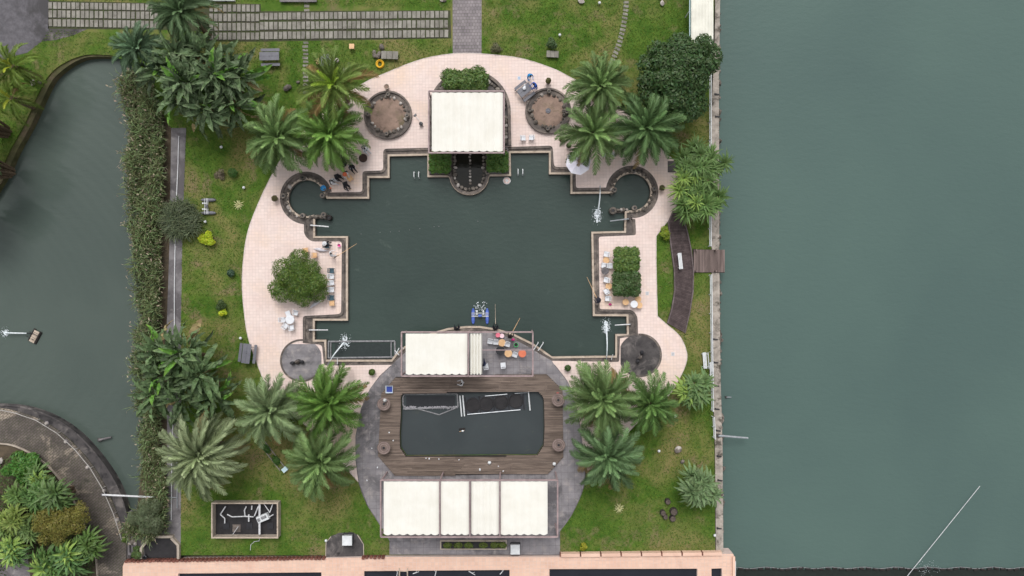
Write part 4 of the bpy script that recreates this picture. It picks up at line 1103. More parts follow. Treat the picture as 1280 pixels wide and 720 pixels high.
# rocks and stump posts round the two inlets of the pond, island channel
rocks_on(wall, arc(383,247.5,25.2,80,350,22), -.14, (.22,.58), 5, .12)
rocks_on(wall, [(392+3.4*i,270.5+.2*i) for i in range(5)], -.15, (.28,.42), 6, .3, 1.2)
rocks_on(wall, arc(790,240,25.6,175,455,22), -.14, (.22,.58), 7, .12)
rocks_on(wall, [(769+3.6*i,262.8-.1*i) for i in range(5)], -.15, (.28,.42), 8, .3, 1.2)
for px, py in ((379.5,222.5),(355.5,245.5),(404,245),(379.5,270),(405.5,268.8),(791.5,213.5),(817,236.5),(767.5,238),(792.5,260.5)): stump(wall, px, py, -.12, .24, .5)
stump(wall, 766, 263.5, -.5, .34, .75); stump(wall, 411, 272, -.5, .26, .6, m_dark)
sp = MB()
for q in ([(396,268),(413,269.5),(413,274),(396,273)], [(764,260.5),(782,260.5),(782,265.5),(764,266)]): slab('x', q, -.2, -1.4, None, mb=sp)
o = sp.build('rock_spit', m_gutter, wall)
# island: planters and the stone channel
isl = thing('island_channel','stone channel with dark water and a row of rocks under the canopy','water channel',(*W(586.5,210)[:2],-.1))
iz = -.1
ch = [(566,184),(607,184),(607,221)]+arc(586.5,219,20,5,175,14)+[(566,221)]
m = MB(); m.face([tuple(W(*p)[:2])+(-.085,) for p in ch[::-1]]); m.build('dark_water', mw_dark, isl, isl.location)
m = MB()
openband([(563,184),(563,220)]+arc(586.5,219,22.5,172,8,16)+[(610,219),(610,184)], 3.2, .06, -.12, m); m.build('channel_wall', m_gutter, isl, isl.location)
rocks_on(isl, [(568+(1 if i%2 else 0),188+4.3*i) for i in range(8)]+arc(586.5,219,18,168,12,10)+[(605-(1 if i%2 else 0),188+4.3*i) for i in range(8)], .04, (.3,.46), 12, .3, .8)
rocks_on(isl, [(587.5,188+4.2*i) for i in range(11)], .02, (.20,.30), 13, .5, .7)
for px, py in ((562,217.5),(609.5,216)): stump(wall, px, py, -.1, .22, .5)
for cx, lab in ((550,'low stone planter box holding the hedge left of the channel'),(622,'low stone planter box holding the hedge right of the channel')):
    pr = thing('planter_box', lab, 'planter', (*W(cx,201)[:2], -.1)); w_, h_ = 25/S, 30/S
    P('soil', MB().box((0,0,.12),(w_-.1,h_-.1,.24)), m_soil, pr)
    for dx, dy, sx, sy in ((0,h_/2,w_,.14),(0,-h_/2,w_,.14),(-w_/2,0,.14,h_-.15),(w_/2,0,.14,h_-.15)): P('side_wall', MB().box((dx,dy,.17),(sx,sy,.34)), m_conc, pr)
# horseshoe planter behind the canopy
HS = [(537.5,183)]+arc(587,140,49.5,180,360,30)+[(637.5,183)]
hs_ = thing('horseshoe_planter','large horseshoe-shaped stone planter round the back of the square canopy','planter',(*W(587,140)[:2],ZT))
openband(HS, 3.6, .34, .0).build('rim_wall', m_gutter, hs_, hs_.location-Vector((0,0,ZT)))
m = MB(); slab('x', HS, .10, .0, None, mb=m); m.build('soil', m_conc_d, hs_, hs_.location-Vector((0,0,ZT)))
rocks_on(hs_, arc(587,140,44,185,355,26)+[(543,150+5*i) for i in range(6)]+[(632,148+5*i) for i in range(7)], .12, (.3,.55), 15, .15)

# --- pots
def pot(px, py, label, z=ZT, r=.3, h=.4, leaf=None, square=False, fill=m_soil, mat=None, seed=0):
    o = thing('plant_pot', label, 'plant pot', (*W(px,py)[:2], z))
    P('pot', MB().lathe([(r*.7,0),(r,h*.9),(r*1.08,h*.92),(r*1.08,h),(r*.9,h),(r*.88,h-.06)], 8 if square else 18), mat or m_cream, o)
    P('soil', MB().lathe([(r*.89,h-.05),(0,h-.04)], 16), fill, o)
    if leaf: link('foliage', quads_mesh('foliage', leaf_cloud([(0,0,h+.05,r*1.05,r*1.05,r*.9)], 420, .07, seed), l_obj), o, color=leaf)
pot(466,464.5,'round potted shrub on the terrace by the fish pen',r=.28,h=.34,leaf=C(80,104,40)[:3],mat=m_dgrey,seed=1)
pot(709.3,459.3,'round potted shrub on the terrace by the right curve of the paving',r=.27,h=.34,leaf=C(72,100,44)[:3],mat=m_dgrey,seed=2)
pot(484.5,110.5,'grey stone pot standing outside the bed without a drain',r=.24,h=.55,square=True)
pot(685,103.5,'mossy stone pot outside the bed with a drain',r=.24,h=.55,square=True,leaf=C(96,92,50)[:3],seed=3)
pot(346,249,'mossy stone pot against the left round inlet',r=.26,h=.5,square=True,leaf=C(96,90,52)[:3],seed=4)
pot(826,236,'mossy stone pot against the right round inlet',r=.24,h=.5,square=True,leaf=C(90,88,54)[:3],seed=5)
pot(526.8,155.8,'small dark bucket on the tiles with a mop',r=.17,h=.32,mat=m_dgrey,fill=m_dgrey)
pot(702,176,'brown pot by the sparse palm, upper one',r=.22,h=.35,mat=m_soil,leaf=C(80,72,48)[:3],seed=6); pot(710.5,183,'brown pot by the parasol edge',r=.22,h=.35,mat=m_soil,leaf=C(84,96,54)[:3],seed=7)
def mop(px, py, a, label):
    r = thing('mop', label, 'mop', (*W(px,py)[:2], ZT), D(a)); P('handle', MB().cyl((-.5,0,.05),(.5,0,.3),.018,.018,6), m_wpaint, r); P('head', MB().box((-.55,0,.05),(.2,.3,.1),0,.6), m_net, r)
mop(523.5,150,-52,'white mop leaning on the dark bucket')

# --- plaza sculptures / pumps
def sculpture(px, py, a, label, seed, z=.062):
    r = thing('stone_sculpture', label, 'sculpture', (*W(px,py)[:2], z), D(a)); rr = random.Random(seed)
    P('base', MB().rock((0,0,.12),(.75,.5,.36),seed,9,5), m_conc_d, r)
    for i in range(3): P('boulder', MB().rock((-.5+.45*i,rr.uniform(-.12,.12),.26),(.46,.36,.55+.2*(i==1)),seed+i,8,5), m_dgrey if i != 1 else m_gutter, r)
sculpture(373.5,452,4,'dark rock group in the middle of the plain grey plaza',3)
sculpture(799,445,60,'dark rock group in the middle of the stained plaza',7)
# --- water cannons: pipe on the wall and arc of water with foam
def jet(px0, py0, px1, py1, label, z0=.3, zw=-.42, foam=.55, seed=0, zt=None):
    a = W(px0, py0); b = W(px1, py1, 0); r = thing('water_jet', label, 'water jet', (a.x, a.y, -.1)); rr = random.Random(seed)
    d = Vector((b.x-a.x, b.y-a.y, 0)); L = d.length; u = d/L
    P('nozzle', MB().cyl((0,0,0),(0,0,z0+.1),.05,.05,8).cyl((0,0,z0+.1),u*.4+Vector((0,0,z0+.25)),.045,.035,8), m_steel, r)
    m = MB(); pts = []
    for i in range(13):
        t = i/12; pts.append(u*(.4+(L-.4)*t)+Vector((0,0,z0+.25+.9*t*(1-t)-(z0+.25-(zw+.1))*t*t)))
    for i in range(12): m.cyl(pts[i], pts[i+1], .035+.05*i/12, .035+.05*(i+1)/12, 6, False)
    P('stream', m, m_foam, r)
    m = MB()
    for i in range(14): q = Vector((d.x+u.x*rr.uniform(-.45,.3)+rr.gauss(0,.10), d.y+u.y*rr.uniform(-.45,.3)+rr.gauss(0,.10), zw+.10)); m.rock(q, (.22,.22,.16), i, 6, 4)
    for i in range(130):
        t = rr.random()**.8; an = rr.uniform(0,6.28); q = Vector((d.x+u.x*rr.uniform(-.5,.6)+foam*t*math.cos(an), d.y+u.y*rr.uniform(-.5,.6)+foam*t*math.sin(an), zw+.12))
        s = .12*(1-t*.85)+.012; m.rock(q, (s*rr.uniform(.7,1.6), s*rr.uniform(.7,1.6), .10*rr.uniform(.3,1.3)), i, 5, 3)
    P('foam', m, m_foam, r)
jet(749.8,233,747.5,268,'water jet falling near the right inlet',seed=1)
jet(757.5,450,758.5,409,'water jet rising beside the stained plaza',seed=2)
jet(411,455,429.5,428,'water jet crossing the floating fish pen',seed=3)
# --- projecting pipes and rods
def pole(px0, py0, px1, py1, z0, z1, rad, label, mat=None, name='pipe', cat='pipe', foot=None):
    a = W(px0, py0, z0); b = W(px1, py1, z1); r = thing(name, label, cat, (a.x, a.y, foot if foot is not None else z0))
    o = r.location
    P('tube', MB().cyl(a-o, b-o, rad, rad*.85, 7), mat or m_pipe_w, r)
    P('bracket', MB().box((0,0,(z0-o.z)/2),(rad*3,rad*3,max(z0-o.z,.04)+.06)), m_conc_d, r)
    return r
pole(388,281.5,411,283.5,.25,.15,.07,'white pipe over the water below the left inlet',foot=-.1)
pole(386.5,412.5,410,412.5,.25,.15,.06,'white pipe over the water above the fish pen',foot=-.1)
pole(786,273.5,762.5,276.5,.25,.15,.07,'grey-white pipe over the water below the right inlet',m_steel,foot=-.1)
pole(788,405.3,768.5,406.5,.25,.15,.06,'white pipe beside the rising water jet',foot=-.1)
pole(421.7,456,421.7,447.5,.5,.4,.035,'thin white standpipe by the fish pen corner',foot=-.1)
pole(764,450,766,443,.4,.5,.035,'thin white hose stand at the foot of the stained plaza',foot=-.1)
pole(898,544.5,935,547.5,.2,-.2,.10,'pale pipe sticking out from the sea wall into the lake',m_steel,foot=.05)
pole(908,496.5,914,496.5,-.9,-1.05,.05,'short pale stick in the lake off the sea wall',m_steel,foot=-1.1)
pole(128,618.5,193,621.5,.6,.5,.09,'long white pipe spanning the river end from the causeway',m_pipe_w,foot=.04)
pole(124,550,139,546.5,-.55,-.5,.10,'pale half-sunk pipe floating off the causeway',m_conc,foot=-.75)
pole(1131,724,1225,607.5,-.9,-.5,.028,'long thin white pole slanting across the lake',m_pipe_w,foot=-1.1)
def cable(pts, rad, label, mat, name='cable', cat='cable'):
    v = [W(*p) for p in pts]; m = MB().tube(v, rad, 6); o = m.build(name, mat, None, v[0]); o.location = v[0]; return tag(o, label, cat)
cable([(223.5,170,.08),(222.5,205,.08),(220.5,250,.08),(219,300,.08),(218,360,.08),(218,430,.08),(216.5,520,.08),(215,560,.08),(214,650,.08)],.045,'long white water pipe laid along the canal walkway',m_pipe_w,'water_pipe','pipe')
cable([(221,560,.1),(221.5,600,.1),(221.5,635,.1)],.05,'short grey pipe beside the long one on the canal walkway',m_steel,'water_pipe','pipe')
cable([(193,621.5,.12),(221,621.8,.12)],.05,'thin grey cross pipe on the canal walkway',m_steel,'water_pipe','pipe')
cable([(313,688,.03),(313.5,681,.03),(318,677,.03),(324,676,.03),(325,670,.03)],.025,'thin pale hose curling on the lawn below the pump pit',m_pipe_w,'hose','hose')

# --- floating fish pen and the two deck-pond cages
def tubeframe(root, pts, rad, mat, nm='frame_tube', close=True):
    n = len(pts)
    for i in range(n if close else n-1):
        P(nm, MB().cyl(pts[i]-root.location, pts[(i+1) % n]-root.location, rad, rad, 8), mat, root)
pen = thing('fish_pen','long rectangular floating pen of pale pipes beside the plain plaza','fish pen',(*W(452,438)[:2],-.42))
tubeframe(pen,[W(*p,-.34) for p in ((410.5,427),(493.5,426.5),(494,446.5),(410.5,447.5))],.09,m_net)
P('cross_tube', MB().cyl(W(489,427,-.30)-pen.location, W(489,446,-.30)-pen.location,.07,.07,8), m_net, pen); P('cross_tube', MB().cyl(W(413.5,428,-.30)-pen.location, W(413.5,447,-.30)-pen.location,.06,.06,8), m_net, pen)
q = pen.location
P('net_bag', MB().box((0,0,-.003),(5.2,1.2,.02)), M('submerged_net',C(54,62,62,.8),C(46,54,54,.8),6), pen)
cage = thing('net_cage','pipe-framed net pen with a white net bunched along one side in the deck pond','fish pen',(*W(538,502)[:2],-.22))
tubeframe(cage,[W(*p,-.15) for p in ((505.5,493),(571.5,492),(572.5,509),(506,511.5),(503.5,505),(503.5,496))],.07,m_net)
m = MB()
rr = random.Random(2)
for i in range(26):
    x = 504+68*i/26; x2 = x+68/26+.5
    for k in range(3): m.cyl(W(x,509+rr.uniform(-1.3,2.4),-.16)-cage.location, W(x2,509+rr.uniform(-1.3,2.4),-.16)-cage.location,.05,.05,5)
P('bunched_net', m, M('white_net',C(176,172,178),C(130,128,134),6), cage)
P('rope', MB().tube([W(522,511,-.17)-cage.location,W(549,518.5,-.19)-cage.location,W(571,509.5,-.17)-cage.location],.06), m_net, cage)
P('net_floor', MB().box((0,-.0,.008),(4.6,1.0,.02)), M('dark_net',C(50,52,56,.8),C(42,44,48,.8),6), cage)
cg = thing('cage_raft','raft of four round black nets between white end bars in the deck pond','fish pen',(*W(619,504)[:2],-.22), D(5))
c0 = cg.location
for x0, x1 in ((-3.25,-3.25),(-2.98,-2.98),(3.2,3.2)): P('end_bar', MB().cyl((x0,-.98,.1),(x1,.98,.1),.065,.065,8), m_wpaint, cg)
for y, xx in ((-.85,(-2.7,2.3)),(.72,(-.9,1.2)),(.72,(1.9,3.1))): P('side_bar', MB().cyl((xx[0],y,.08),(xx[1],y,.08),.05,.05,8), m_steel, cg)
for i, x in enumerate((-2.1,-.85,.55,1.95)):
    nt_ = P('round_net', MB().lathe([(.66,.02),(.70,.09),(.62,.11),(.58,.05)],26,(x,-.03+.02*i,0)), m_liner, cg); P('net_mesh', MB().lathe([(.58,.03),(.3,.012),(0,.012)],20,(x,-.03+.02*i,0)), M('net_cloth',C(64,67,72),C(56,59,64),8), nt_)
for x in (-2.8,-1.45,-.15,1.25,2.65): P('cross_bar', MB().cyl((x,-.85,.07),(x,.75,.07),.04,.04,6), m_liner, cg)
P('net_skirt', MB().box((-.05,-.05,.003),(5.9,1.6,.012)), M('skirt_net',C(66,69,74),C(54,57,62),5), cg)
# --- paddle-wheel aerators
def aerator(px, py, a, label, matf, z, s=1.0, splash=True):
    r = thing('paddle_aerator', label, 'aerator', (*W(px,py)[:2], z), D(a)); r.scale = (s,s,s)
    for sx in (-1,1):
        m = MB()
        for i in range(8):
            t0, t1 = i/8, (i+1)/8; f = lambda t: .17*min(1, 4*t+.35, 4*(1-t)+.35)
            m.cyl((sx*.66,-.75+1.5*t0,.06),(sx*.66,-.75+1.5*t1,.06),f(t0),f(t1),10,i in (0,7))
        P('float', m, matf, r, True)
    for y in (.12,.30,-.02): P('cross_bar', MB().cyl((-.8,y,.24),(.8,y,.24),.03,.03,6), m_wpaint, r)
    P('motor', MB().cyl((-.16,.05,.32),(.16,.05,.32),.13,.13,10).box((0,.05,.46),(.14,.16,.12)), matf, r)
    for sx in (-1,1):
        w_ = P('paddle_wheel', MB().cyl((sx*.3-.03,.35,.22),(sx*.3+.03,.35,.22),.09,.09,8), m_wpaint, r)
        for k in range(6):
            q = k*math.pi/3; P('blade', MB().box((sx*.3,.35+.17*math.cos(q),.22+.17*math.sin(q)),(.14,.10,.02)), m_wpaint, w_)
    if splash:
        m = MB(); rr = random.Random(6)
        for i in range(60):
            sx = rr.choice((-1,1)); y = .5+rr.random()**1.5*.9; m.rock((sx*.30+rr.gauss(0,.06+.08*y), y, .05),(.06,.10,.04),i,5,3)
        P('splash', m, m_foam, r)
    return r
aerator(600,395.5,0,'blue twin-float paddle aerator by the arc of the deck',m_blue,-.42)
rf = thing('raft','dark twin-float raft with timber boards on the river','raft',(*W(37.5,421)[:2],-.75),D(-28))
for sx in (-1,1): P('float', MB().cyl((sx*.32,-.62,.05),(sx*.32,.62,.05),.12,.12,10), m_dark, rf)
for i in range(5): P('board', MB().box((0,-.5+.24*i,.17),(.5,.20,.04)), m_coping, rf)
P('mooring_bar', MB().cyl((-.6,.2,.22),(.3,.2,.22),.03,.03,6).cyl((-.8,-.35,.1),(.1,-.3,.2),.025,.025,6), m_dgrey, rf)
aerator(261.5,258.3,90,'grey twin-float aerator parked on the left lawn by the agave',m_grey,.1,.92,False)
fl = thing('water_jet','white water jet spraying beside the dark raft on the river','water jet',(*W(29,417)[:2],-.75))
m = MB(); m.cyl((0,0,.3),(-1.9,.05,.5),.05,.07,6,False); P('stream', m, m_foam, fl); P('nozzle', MB().cyl((.3,0,.0),(0,0,.3),.05,.05,7), m_dgrey, fl)
m = MB(); rr = random.Random(8)
for i in range(60): t_ = rr.random()**.6; an = rr.uniform(0,6.28); m.rock((-2.2+.6*t_*math.cos(an),.05+.6*t_*math.sin(an),.06),(.16*(1.1-t_),.16*(1.1-t_),.08),i,5,3)
P('foam', m, m_foam, fl)
df = thing('floating_scrap','small floating scrap with pale top in the middle of the deck pond','debris',(*W(577.5,538)[:2],-.2))
P('board', MB().box((0,.1,.02),(.6,.14,.05),.1), m_dark, df); P('pale_lump', MB().rock((.05,-.08,.06),(.26,.2,.16),3), m_wpaint, df); P('stick', MB().cyl((-.25,-.15,.02),(.2,-.02,.05),.025,.02,5), m_beige, df)
# --- ladders, life ring
def ladder(px, py, label, n=2):
    r = thing('pool_ladder', label, 'ladder', (*W(px,py)[:2], -.42), 0, 'white pool ladders')
    for s in (-1,1): P('handrail', MB().tube([(s*.22,.32,-.1),(s*.22,.30,.45),(s*.22,.12,.62),(s*.22,-.16,.55),(s*.22,-.24,-.2)],.045,8), m_wpaint, r)
    for i in range(2): P('rung', MB().cyl((-.22,-.22,-.05-.2*i),(.22,-.22,-.05-.2*i),.025,.025,6), m_steel, r)
ladder(520.6,219,'white ladder rails in the pond west of the island'); ladder(650.5,215.5,'white ladder rails in the pond east of the island')
lr = thing('life_ring','pale life ring by the island planter corner','life ring',(*W(633.5,225)[:2],-.42))
m = MB(); nn = 20
vs_ = [((.23+.09*math.cos(b*math.pi/4))*math.cos(a*2*math.pi/nn),(.23+.09*math.cos(b*math.pi/4))*math.sin(a*2*math.pi/nn),.06+.09*math.sin(b*math.pi/4)) for a in range(nn) for b in range(8)]
m.add(vs_,[(a*8+b,((a+1)%nn)*8+b,((a+1)%nn)*8+(b+1)%8,a*8+(b+1)%8) for a in range(nn) for b in range(8)]); P('ring', m, M('ring_foam',C(232,214,208),C(206,170,160),4), lr, True)
P('rope', MB().lathe([(.34,.04),(.36,.06),(.34,.08)],18), m_wpaint, lr)
lg = thing('steel_ladder','pair of white handrails stepping down from the arc into the pond','ladder',(*W(674,434)[:2],0))
for dx in (-3.2,3.2):
    a = W(672+dx-2.5,437.5,.1)-lg.location; b = W(672+dx+4,428.5,.45)-lg.location
    P('handrail', MB().tube([a, a+Vector((0,0,.5)), b, b+Vector((0,0,-.9))],.04,7), m_wpaint, lg)
lf = thing('steel_ladder','crossed white handrails at the fish pen end of the arc','ladder',(*W(496,440)[:2],0))
for p0, p1 in (((493.5,438),(499,444)),((499,435),(494.5,443)),((501,432),(504,436))): P('handrail', MB().tube([W(*p0,.4)-lf.location, W(*p1,.5)-lf.location],.04,7), m_wpaint, lf)

fl_ = thing('float_line','faint dotted line of tiny floats across the middle of the pond','float line',(*W(450,292)[:2],-.42))
fpts = [(450,292),(474,290),(487,289.5),(498,288.5),(511,287),(524,285.5),(542,283),(548,282.5),(597,276)]
for p in fpts: q = W(*p)-W(450,292); P('float', MB().rock((q.x,q.y,.02),(.085,.075,.06),int(p[0]),7,4), m_net, fl_)

# --- lake railing, cream roof, parapets and edging
def rail(path, z, label, mat, every=1, name='railing', rad=.045, low=True):
    v = [W(*p) for p in path]; r = thing(name, label, 'railing', v[0])
    for hh in ((z, z*.5) if low else (z,)):
        for a, b in zip(v, v[1:]): P('rail', MB().cyl(a-v[0]+Vector((0,0,hh)), b-v[0]+Vector((0,0,hh)), rad, rad, 7), mat, r)
    for q in v: P('post', MB().cyl(q-v[0], q-v[0]+Vector((0,0,z+.03)), rad*1.1, rad*1.1, 7), mat, r)
rail([(885.5,88+22*i) for i in range(11)], .9, 'white tube railing along the lake wall above the jetty', m_wpaint)
rail([(886.2+.012*(i*24),344+24*i) for i in range(8)], .9, 'white tube railing along the lake wall below the jetty', m_wpaint)
rail([(889.5,520),(890.2,533),(890.8,546)], .9, 'short white railing end below the small screw pine', m_wpaint)
for i, (px, py) in enumerate([(895,118),(896,146),(893.5,424),(894,453),(895,482),(895.5,511),(897,538),(898,570),(899,600),(898,660)]):
    r_ = thing('mooring_arm','short dark bracket arm across the top of the sea wall','bracket',(*W(px,py)[:2],.05),D(-6),'bracket arms on the sea wall')
    P('arm', MB().box((.05,0,.07),(.42,.09,.09)), m_dgrey, r_); P('foot', MB().box((-.12,0,.03),(.14,.16,.06)), m_dgrey, r_)
sh = thing('lake_shelter','long cream-roofed shelter on the sea wall by the round tree','shelter',(*W(877,10)[:2],0))
zt = 2.5
a = W(864,56,zt)-sh.location; b = W(891.5,-40,zt)-sh.location
m = MB(); nxs = 14
for i in range(nxs):
    x0, x1 = a.x+(b.x-a.x)*i/nxs, a.x+(b.x-a.x)*(i+1)/nxs; o_ = .03*(i % 2)
    m.box(((x0+x1)/2,(a.y+b.y)/2,zt+o_),((x1-x0),b.y-a.y,.04))
P('roof', m, m_roofw, sh)
for y in (a.y+.15, (a.y+b.y)/2, b.y-.15):
    for x in (a.x+.1, b.x-.1): P('post', MB().cyl((x,y,0),(x,y,zt),.05,.05,8), m_wpaint, sh)
P('gutter', MB().cyl((a.x-.12,a.y,zt-.02),(a.x-.12,b.y,zt-.02),.06,.06,8), M('pale_blue_gutter',C(170,190,196)), sh)
# parapet blocks on the right of the tank walkway
pr = thing('parapet','low terracotta parapet of long blocks along the lower right lawn','wall',(*W(800,691)[:2],.0))
bk = MB().box((0,0,0),(1,1,1),0,.97).mesh('block', m_orange)
for i in range(8):
    x0 = 700+25.2*i; q = W(x0+12.4,691.6-.25*i)-pr.location
    link('block', bk, pr, (q.x,q.y,.27), (0,0,D(.5)), (24.0/S,4.2/S,.54)); P('joint_post', MB().box((W(x0+.1,692).x-pr.location.x, q.y, .24),(.10,.30,.46)), m_brick, pr)
# scalloped clay edging on the left
ed = thing('clay_edging','row of dark red clay edging pieces along the lower left lawn','edging',(*W(320,696)[:2],0))
em = MB().cyl((0,0,0),(0,0,.50),.16,.15,8).mesh('edging_piece', m_brick)
for i in range(66):
    px = 161+4.9*i
    if 408 < px < 455: continue
    q = W(px,699.6-.0155*(px-161))-ed.location; link('edging_piece', em, ed, (q.x,q.y,0), (rr.uniform(-.06,.06),rr.uniform(-.06,.06),0), (1.12,.75,rr.uniform(.9,1.08)))
# right end wall of the walkway
ew = thing('end_wall','short terracotta end wall of the tank walkway over the lake','wall',(*W(915,705)[:2],.33))
P('coping', MB().box((0,-.4,.12),(.22,2.6,.24)), m_orange, ew); P('pipe', MB().cyl((.2,-1.0,.0),(.2,.4,.05),.05,.05,7), m_wpaint, ew)
# loose bars and sticks in the tanks
for (px, py, a_, l_, lab) in ((497,715,80,.9,'pale stick leaning in the middle tank'),(520,715.5,20,.6,'pale scrap floating in the middle tank beside a stick'),(545,715,75,.7,'pale upright stick in the middle tank'),(590,716,-30,.7,'bent pale scrap in the middle tank'),(628,714,50,.7,'pale stick at the right corner of the middle tank')):
    r_ = thing('floating_stick', lab, 'debris', (*W(px,py)[:2],.03), D(a_)); P('stick', MB().cyl((-l_/2,0,.02),(l_/2,0,.06),.04,.025,6), m_wpaint, r_); P('twig', MB().cyl((0,0,.04),(l_*.25,l_*.3,.06),.025,.015,5), m_wpaint, r_)
tr = thing('tank_gate','timber ladder-like gate across the middle tank','gate',(*W(505,716)[:2],.02))
for x in (-5,5): P('upright', MB().box((x/S,0,.22),(.09,1.2,.36)), m_coping, tr)
P('crossbar', MB().box((0,.3,.30),(.68,.09,.08)), m_coping, tr)

# --- pump pit, hatch pad, white boxes, drain pit, planter strip
pit = thing('pump_pit','rectangular brick pump pit with white pipes on the lower left lawn','pump pit',(*W(309,650)[:2],0))
hz = .75; w_, h_ = 84/S, 44/S
def at(px, py, z): return W(px,py,z)-pit.location
x0, x1, y0, y1 = at(265,672,hz).x, at(347,672,hz).x, at(300,672,hz).y, at(300,629,hz).y
for nm, c, d in (('wall',((x0+x1)/2,y1,hz/2),(x1-x0+.10,.10,hz)),('wall',((x0+x1)/2,y0,hz/2),(x1-x0+.10,.10,hz)),('wall',(x0,(y0+y1)/2,hz/2),(.10,y1-y0-.11,hz)),('wall',(x1,(y0+y1)/2,hz/2),(.10,y1-y0-.11,hz))):
    wl = P(nm, MB().box(c,d), m_cream, pit)
    P('capping', MB().box((c[0],c[1],hz+.02),(d[0]+.02,d[1]+.02,.04)), m_coping, wl)
P('floor', MB().box(((x0+x1)/2,(y0+y1)/2,.02),(x1-x0-.1,y1-y0-.1,.04)), m_liner, pit)
for px, py in ((283,657),(312,657),(338,657)): q = at(px,py,.05); P('hatch', MB().box((q.x,q.y,.06),(.55,.6,.06)), m_dgrey, pit)
q = at(296,660,.05); P('cover_slab', MB().box((q.x,q.y,.07),(.75,.7,.08)), m_gutter, pit)
def pp_(pts, rad=.055, nm='pipe'): P(nm, MB().tube([at(*p) for p in pts], rad, 7), m_pipe_w, pit)
pp_([(282,633,.35),(275.5,643,.35),(281,648,.35),(281,654,.35)]); pp_([(284,643,.38),(290,646,.38),(306,645.5,.38),(317,646,.38)]); pp_([(308,633,.35),(305.5,638,.35),(306.5,646,.35)]); pp_([(311,643,.4),(311,652,.4)],.07)
pp_([(324.5,630,.5),(324.5,668,.5)],.10); pp_([(323,633,.45),(318,645,.45)]); pp_([(330,630,.4),(337,640,.4)],.04); pp_([(341,630,.4),(337,641,.4)],.05); pp_([(315,632,.35),(314.5,637,.35)]); pp_([(342,643,.4),(333,648,.4)],.05); pp_([(291,668,.3),(298,658,.3)],.03)
q = at(328,648,.6); tank = P('pump_box', MB().box((0,0,0),(1.15,.62,.34),0,.92), m_wpaint, pit, loc=(q.x,q.y,.45), rot=(0,0,D(22)))
P('pump_motor', MB().cyl((-.05,.05,.17),(.4,.05,.17),.14,.12,10).box((-.35,0,.2),(.2,.3,.1)), m_net, tank)
pad = thing('concrete_pad','dark stained concrete pad with rounded end below the lawn','concrete pad',(*W(431,685)[:2],0))
m = MB(); slab('x', [(407,697),(407.5,678),(414,670),(424,666),(440,665),(450,670),(455,680),(455,697)], .045, 0, None, mb=m); m.build('slab', m_conc_d, pad, pad.location)
openband([(407.3,697),(407.8,678),(414,670.3)], .9, .09, .0).build('kerb', m_cream, pad, pad.location)
openband([(447,668.2),(454.6,680),(454.8,697)], .9, .09, .0).build('kerb', m_cream, pad, pad.location)
def cabinet(px, py, w_, d_, h_, label, z):
    r = thing('control_cabinet', label, 'cabinet', (*W(px,py)[:2], z)); P('body', MB().box((0,0,h_/2),(w_,d_,h_)), m_net, r); P('lid', MB().box((0,0,h_+.03),(w_+.1,d_+.1,.06),0,.97), m_wpaint, r); P('plinth', MB().box((0,0,.04),(w_+.16,d_+.16,.08)), m_dgrey, r)
cabinet(436,672.5,.82,.82,.6,'white-topped square cabinet on the dark concrete pad',.045); cabinet(644,684,.78,.82,.5,'white square cabinet on the paving right of the planter strip',ZP)
cabinet(347.5,703,.5,.35,.3,'small white box on the tiled walkway',.345) if False else None
pl = thing('planter_strip','narrow planted trough on the paving below the long awning','planter',(*W(592,680)[:2],ZP))
P('trough', MB().box((0,0,.10),(83/S,11.5/S,.2)), m_cream, pl); P('soil', MB().box((0,0,.17),(80/S,8.6/S,.10)), m_liner, pl)
for px in (560,573,586,604,618,628):
    V = leaf_cloud([((px-592)/S,0,.25,.42,.28,.16)], 260, .075, px); link('foliage', quads_mesh('foliage', V, l_obj), pl, color=C(104,122,52)[:3])
dp = thing('drain_pit','concrete drain pit with dark sludge at the end of the canal walkway','drain',(*W(203,684)[:2],0))
m = MB(); slab('x', [(181,697),(181,682),(190,672),(215,672),(223,681),(224,697)], .02, 0, None, mb=m); m.build('sludge', m_liner, dp, dp.location)
for pth in ([(178.5,697),(178.5,684),(188,671.5)],[(216,671),(224.5,680),(224.8,697)],[(186,669.5),(218,669.5)]): openband(pth, 3.0, .35, 0).build('wall', m_cream, dp, dp.location)
bc = thing('bank_bucket','dark bucket in the corner of the drain pit','bucket',(*W(183,695)[:2],.03)); P('bucket', MB().lathe([(.16,0),(.2,.3),(.17,.3),(.15,.05),(0,.05)],12), m_dgrey, bc); P('handle', MB().tube([(-.2,0,.28),(0,.2,.31),(.2,0,.28)],.012), m_steel, bc)
def rubble(px, py, label, n, seed, s=(.2,.45), z=0.0, pale=.5, cat='rocks', name='rock_pile', spread=.35, group=None):
    r = thing(name, label, cat, (*W(px,py)[:2], z), 0, group); r2 = random.Random(seed)
    for i in range(n):
        k = r2.uniform(*s); me = RKL[r2.randrange(3)] if r2.random() < pale else RK[r2.randrange(8)]
        link('rock', me, r, (r2.uniform(-spread,spread), r2.uniform(-spread,spread), k*.3), (0,0,r2.uniform(0,6)), (k*1.2,k*.9,k*.7))
    return r
rubble(168,679,'pale broken slabs by the causeway end',5,1,(.3,.5)); rubble(361,110,'pale boulder on the shaded lawn by the date palms',2,2,(.4,.6),spread=.2); rubble(372,103,'small stone under the leaning palm',1,3,(.3,.4),spread=.1)
rubble(417,72,'grey boulders beside the dark garden table',4,4,(.4,.7),pale=.6); rubble(434,86,'boulders under the leaning palm fronds',3,5,(.4,.7)); rubble(471,66,'grey boulder pair above the yellow hose',4,6,(.35,.6),pale=.4); rubble(478,58,'dark round stone above the grey slab bench',1,16,(.5,.6),pale=0,spread=.1)
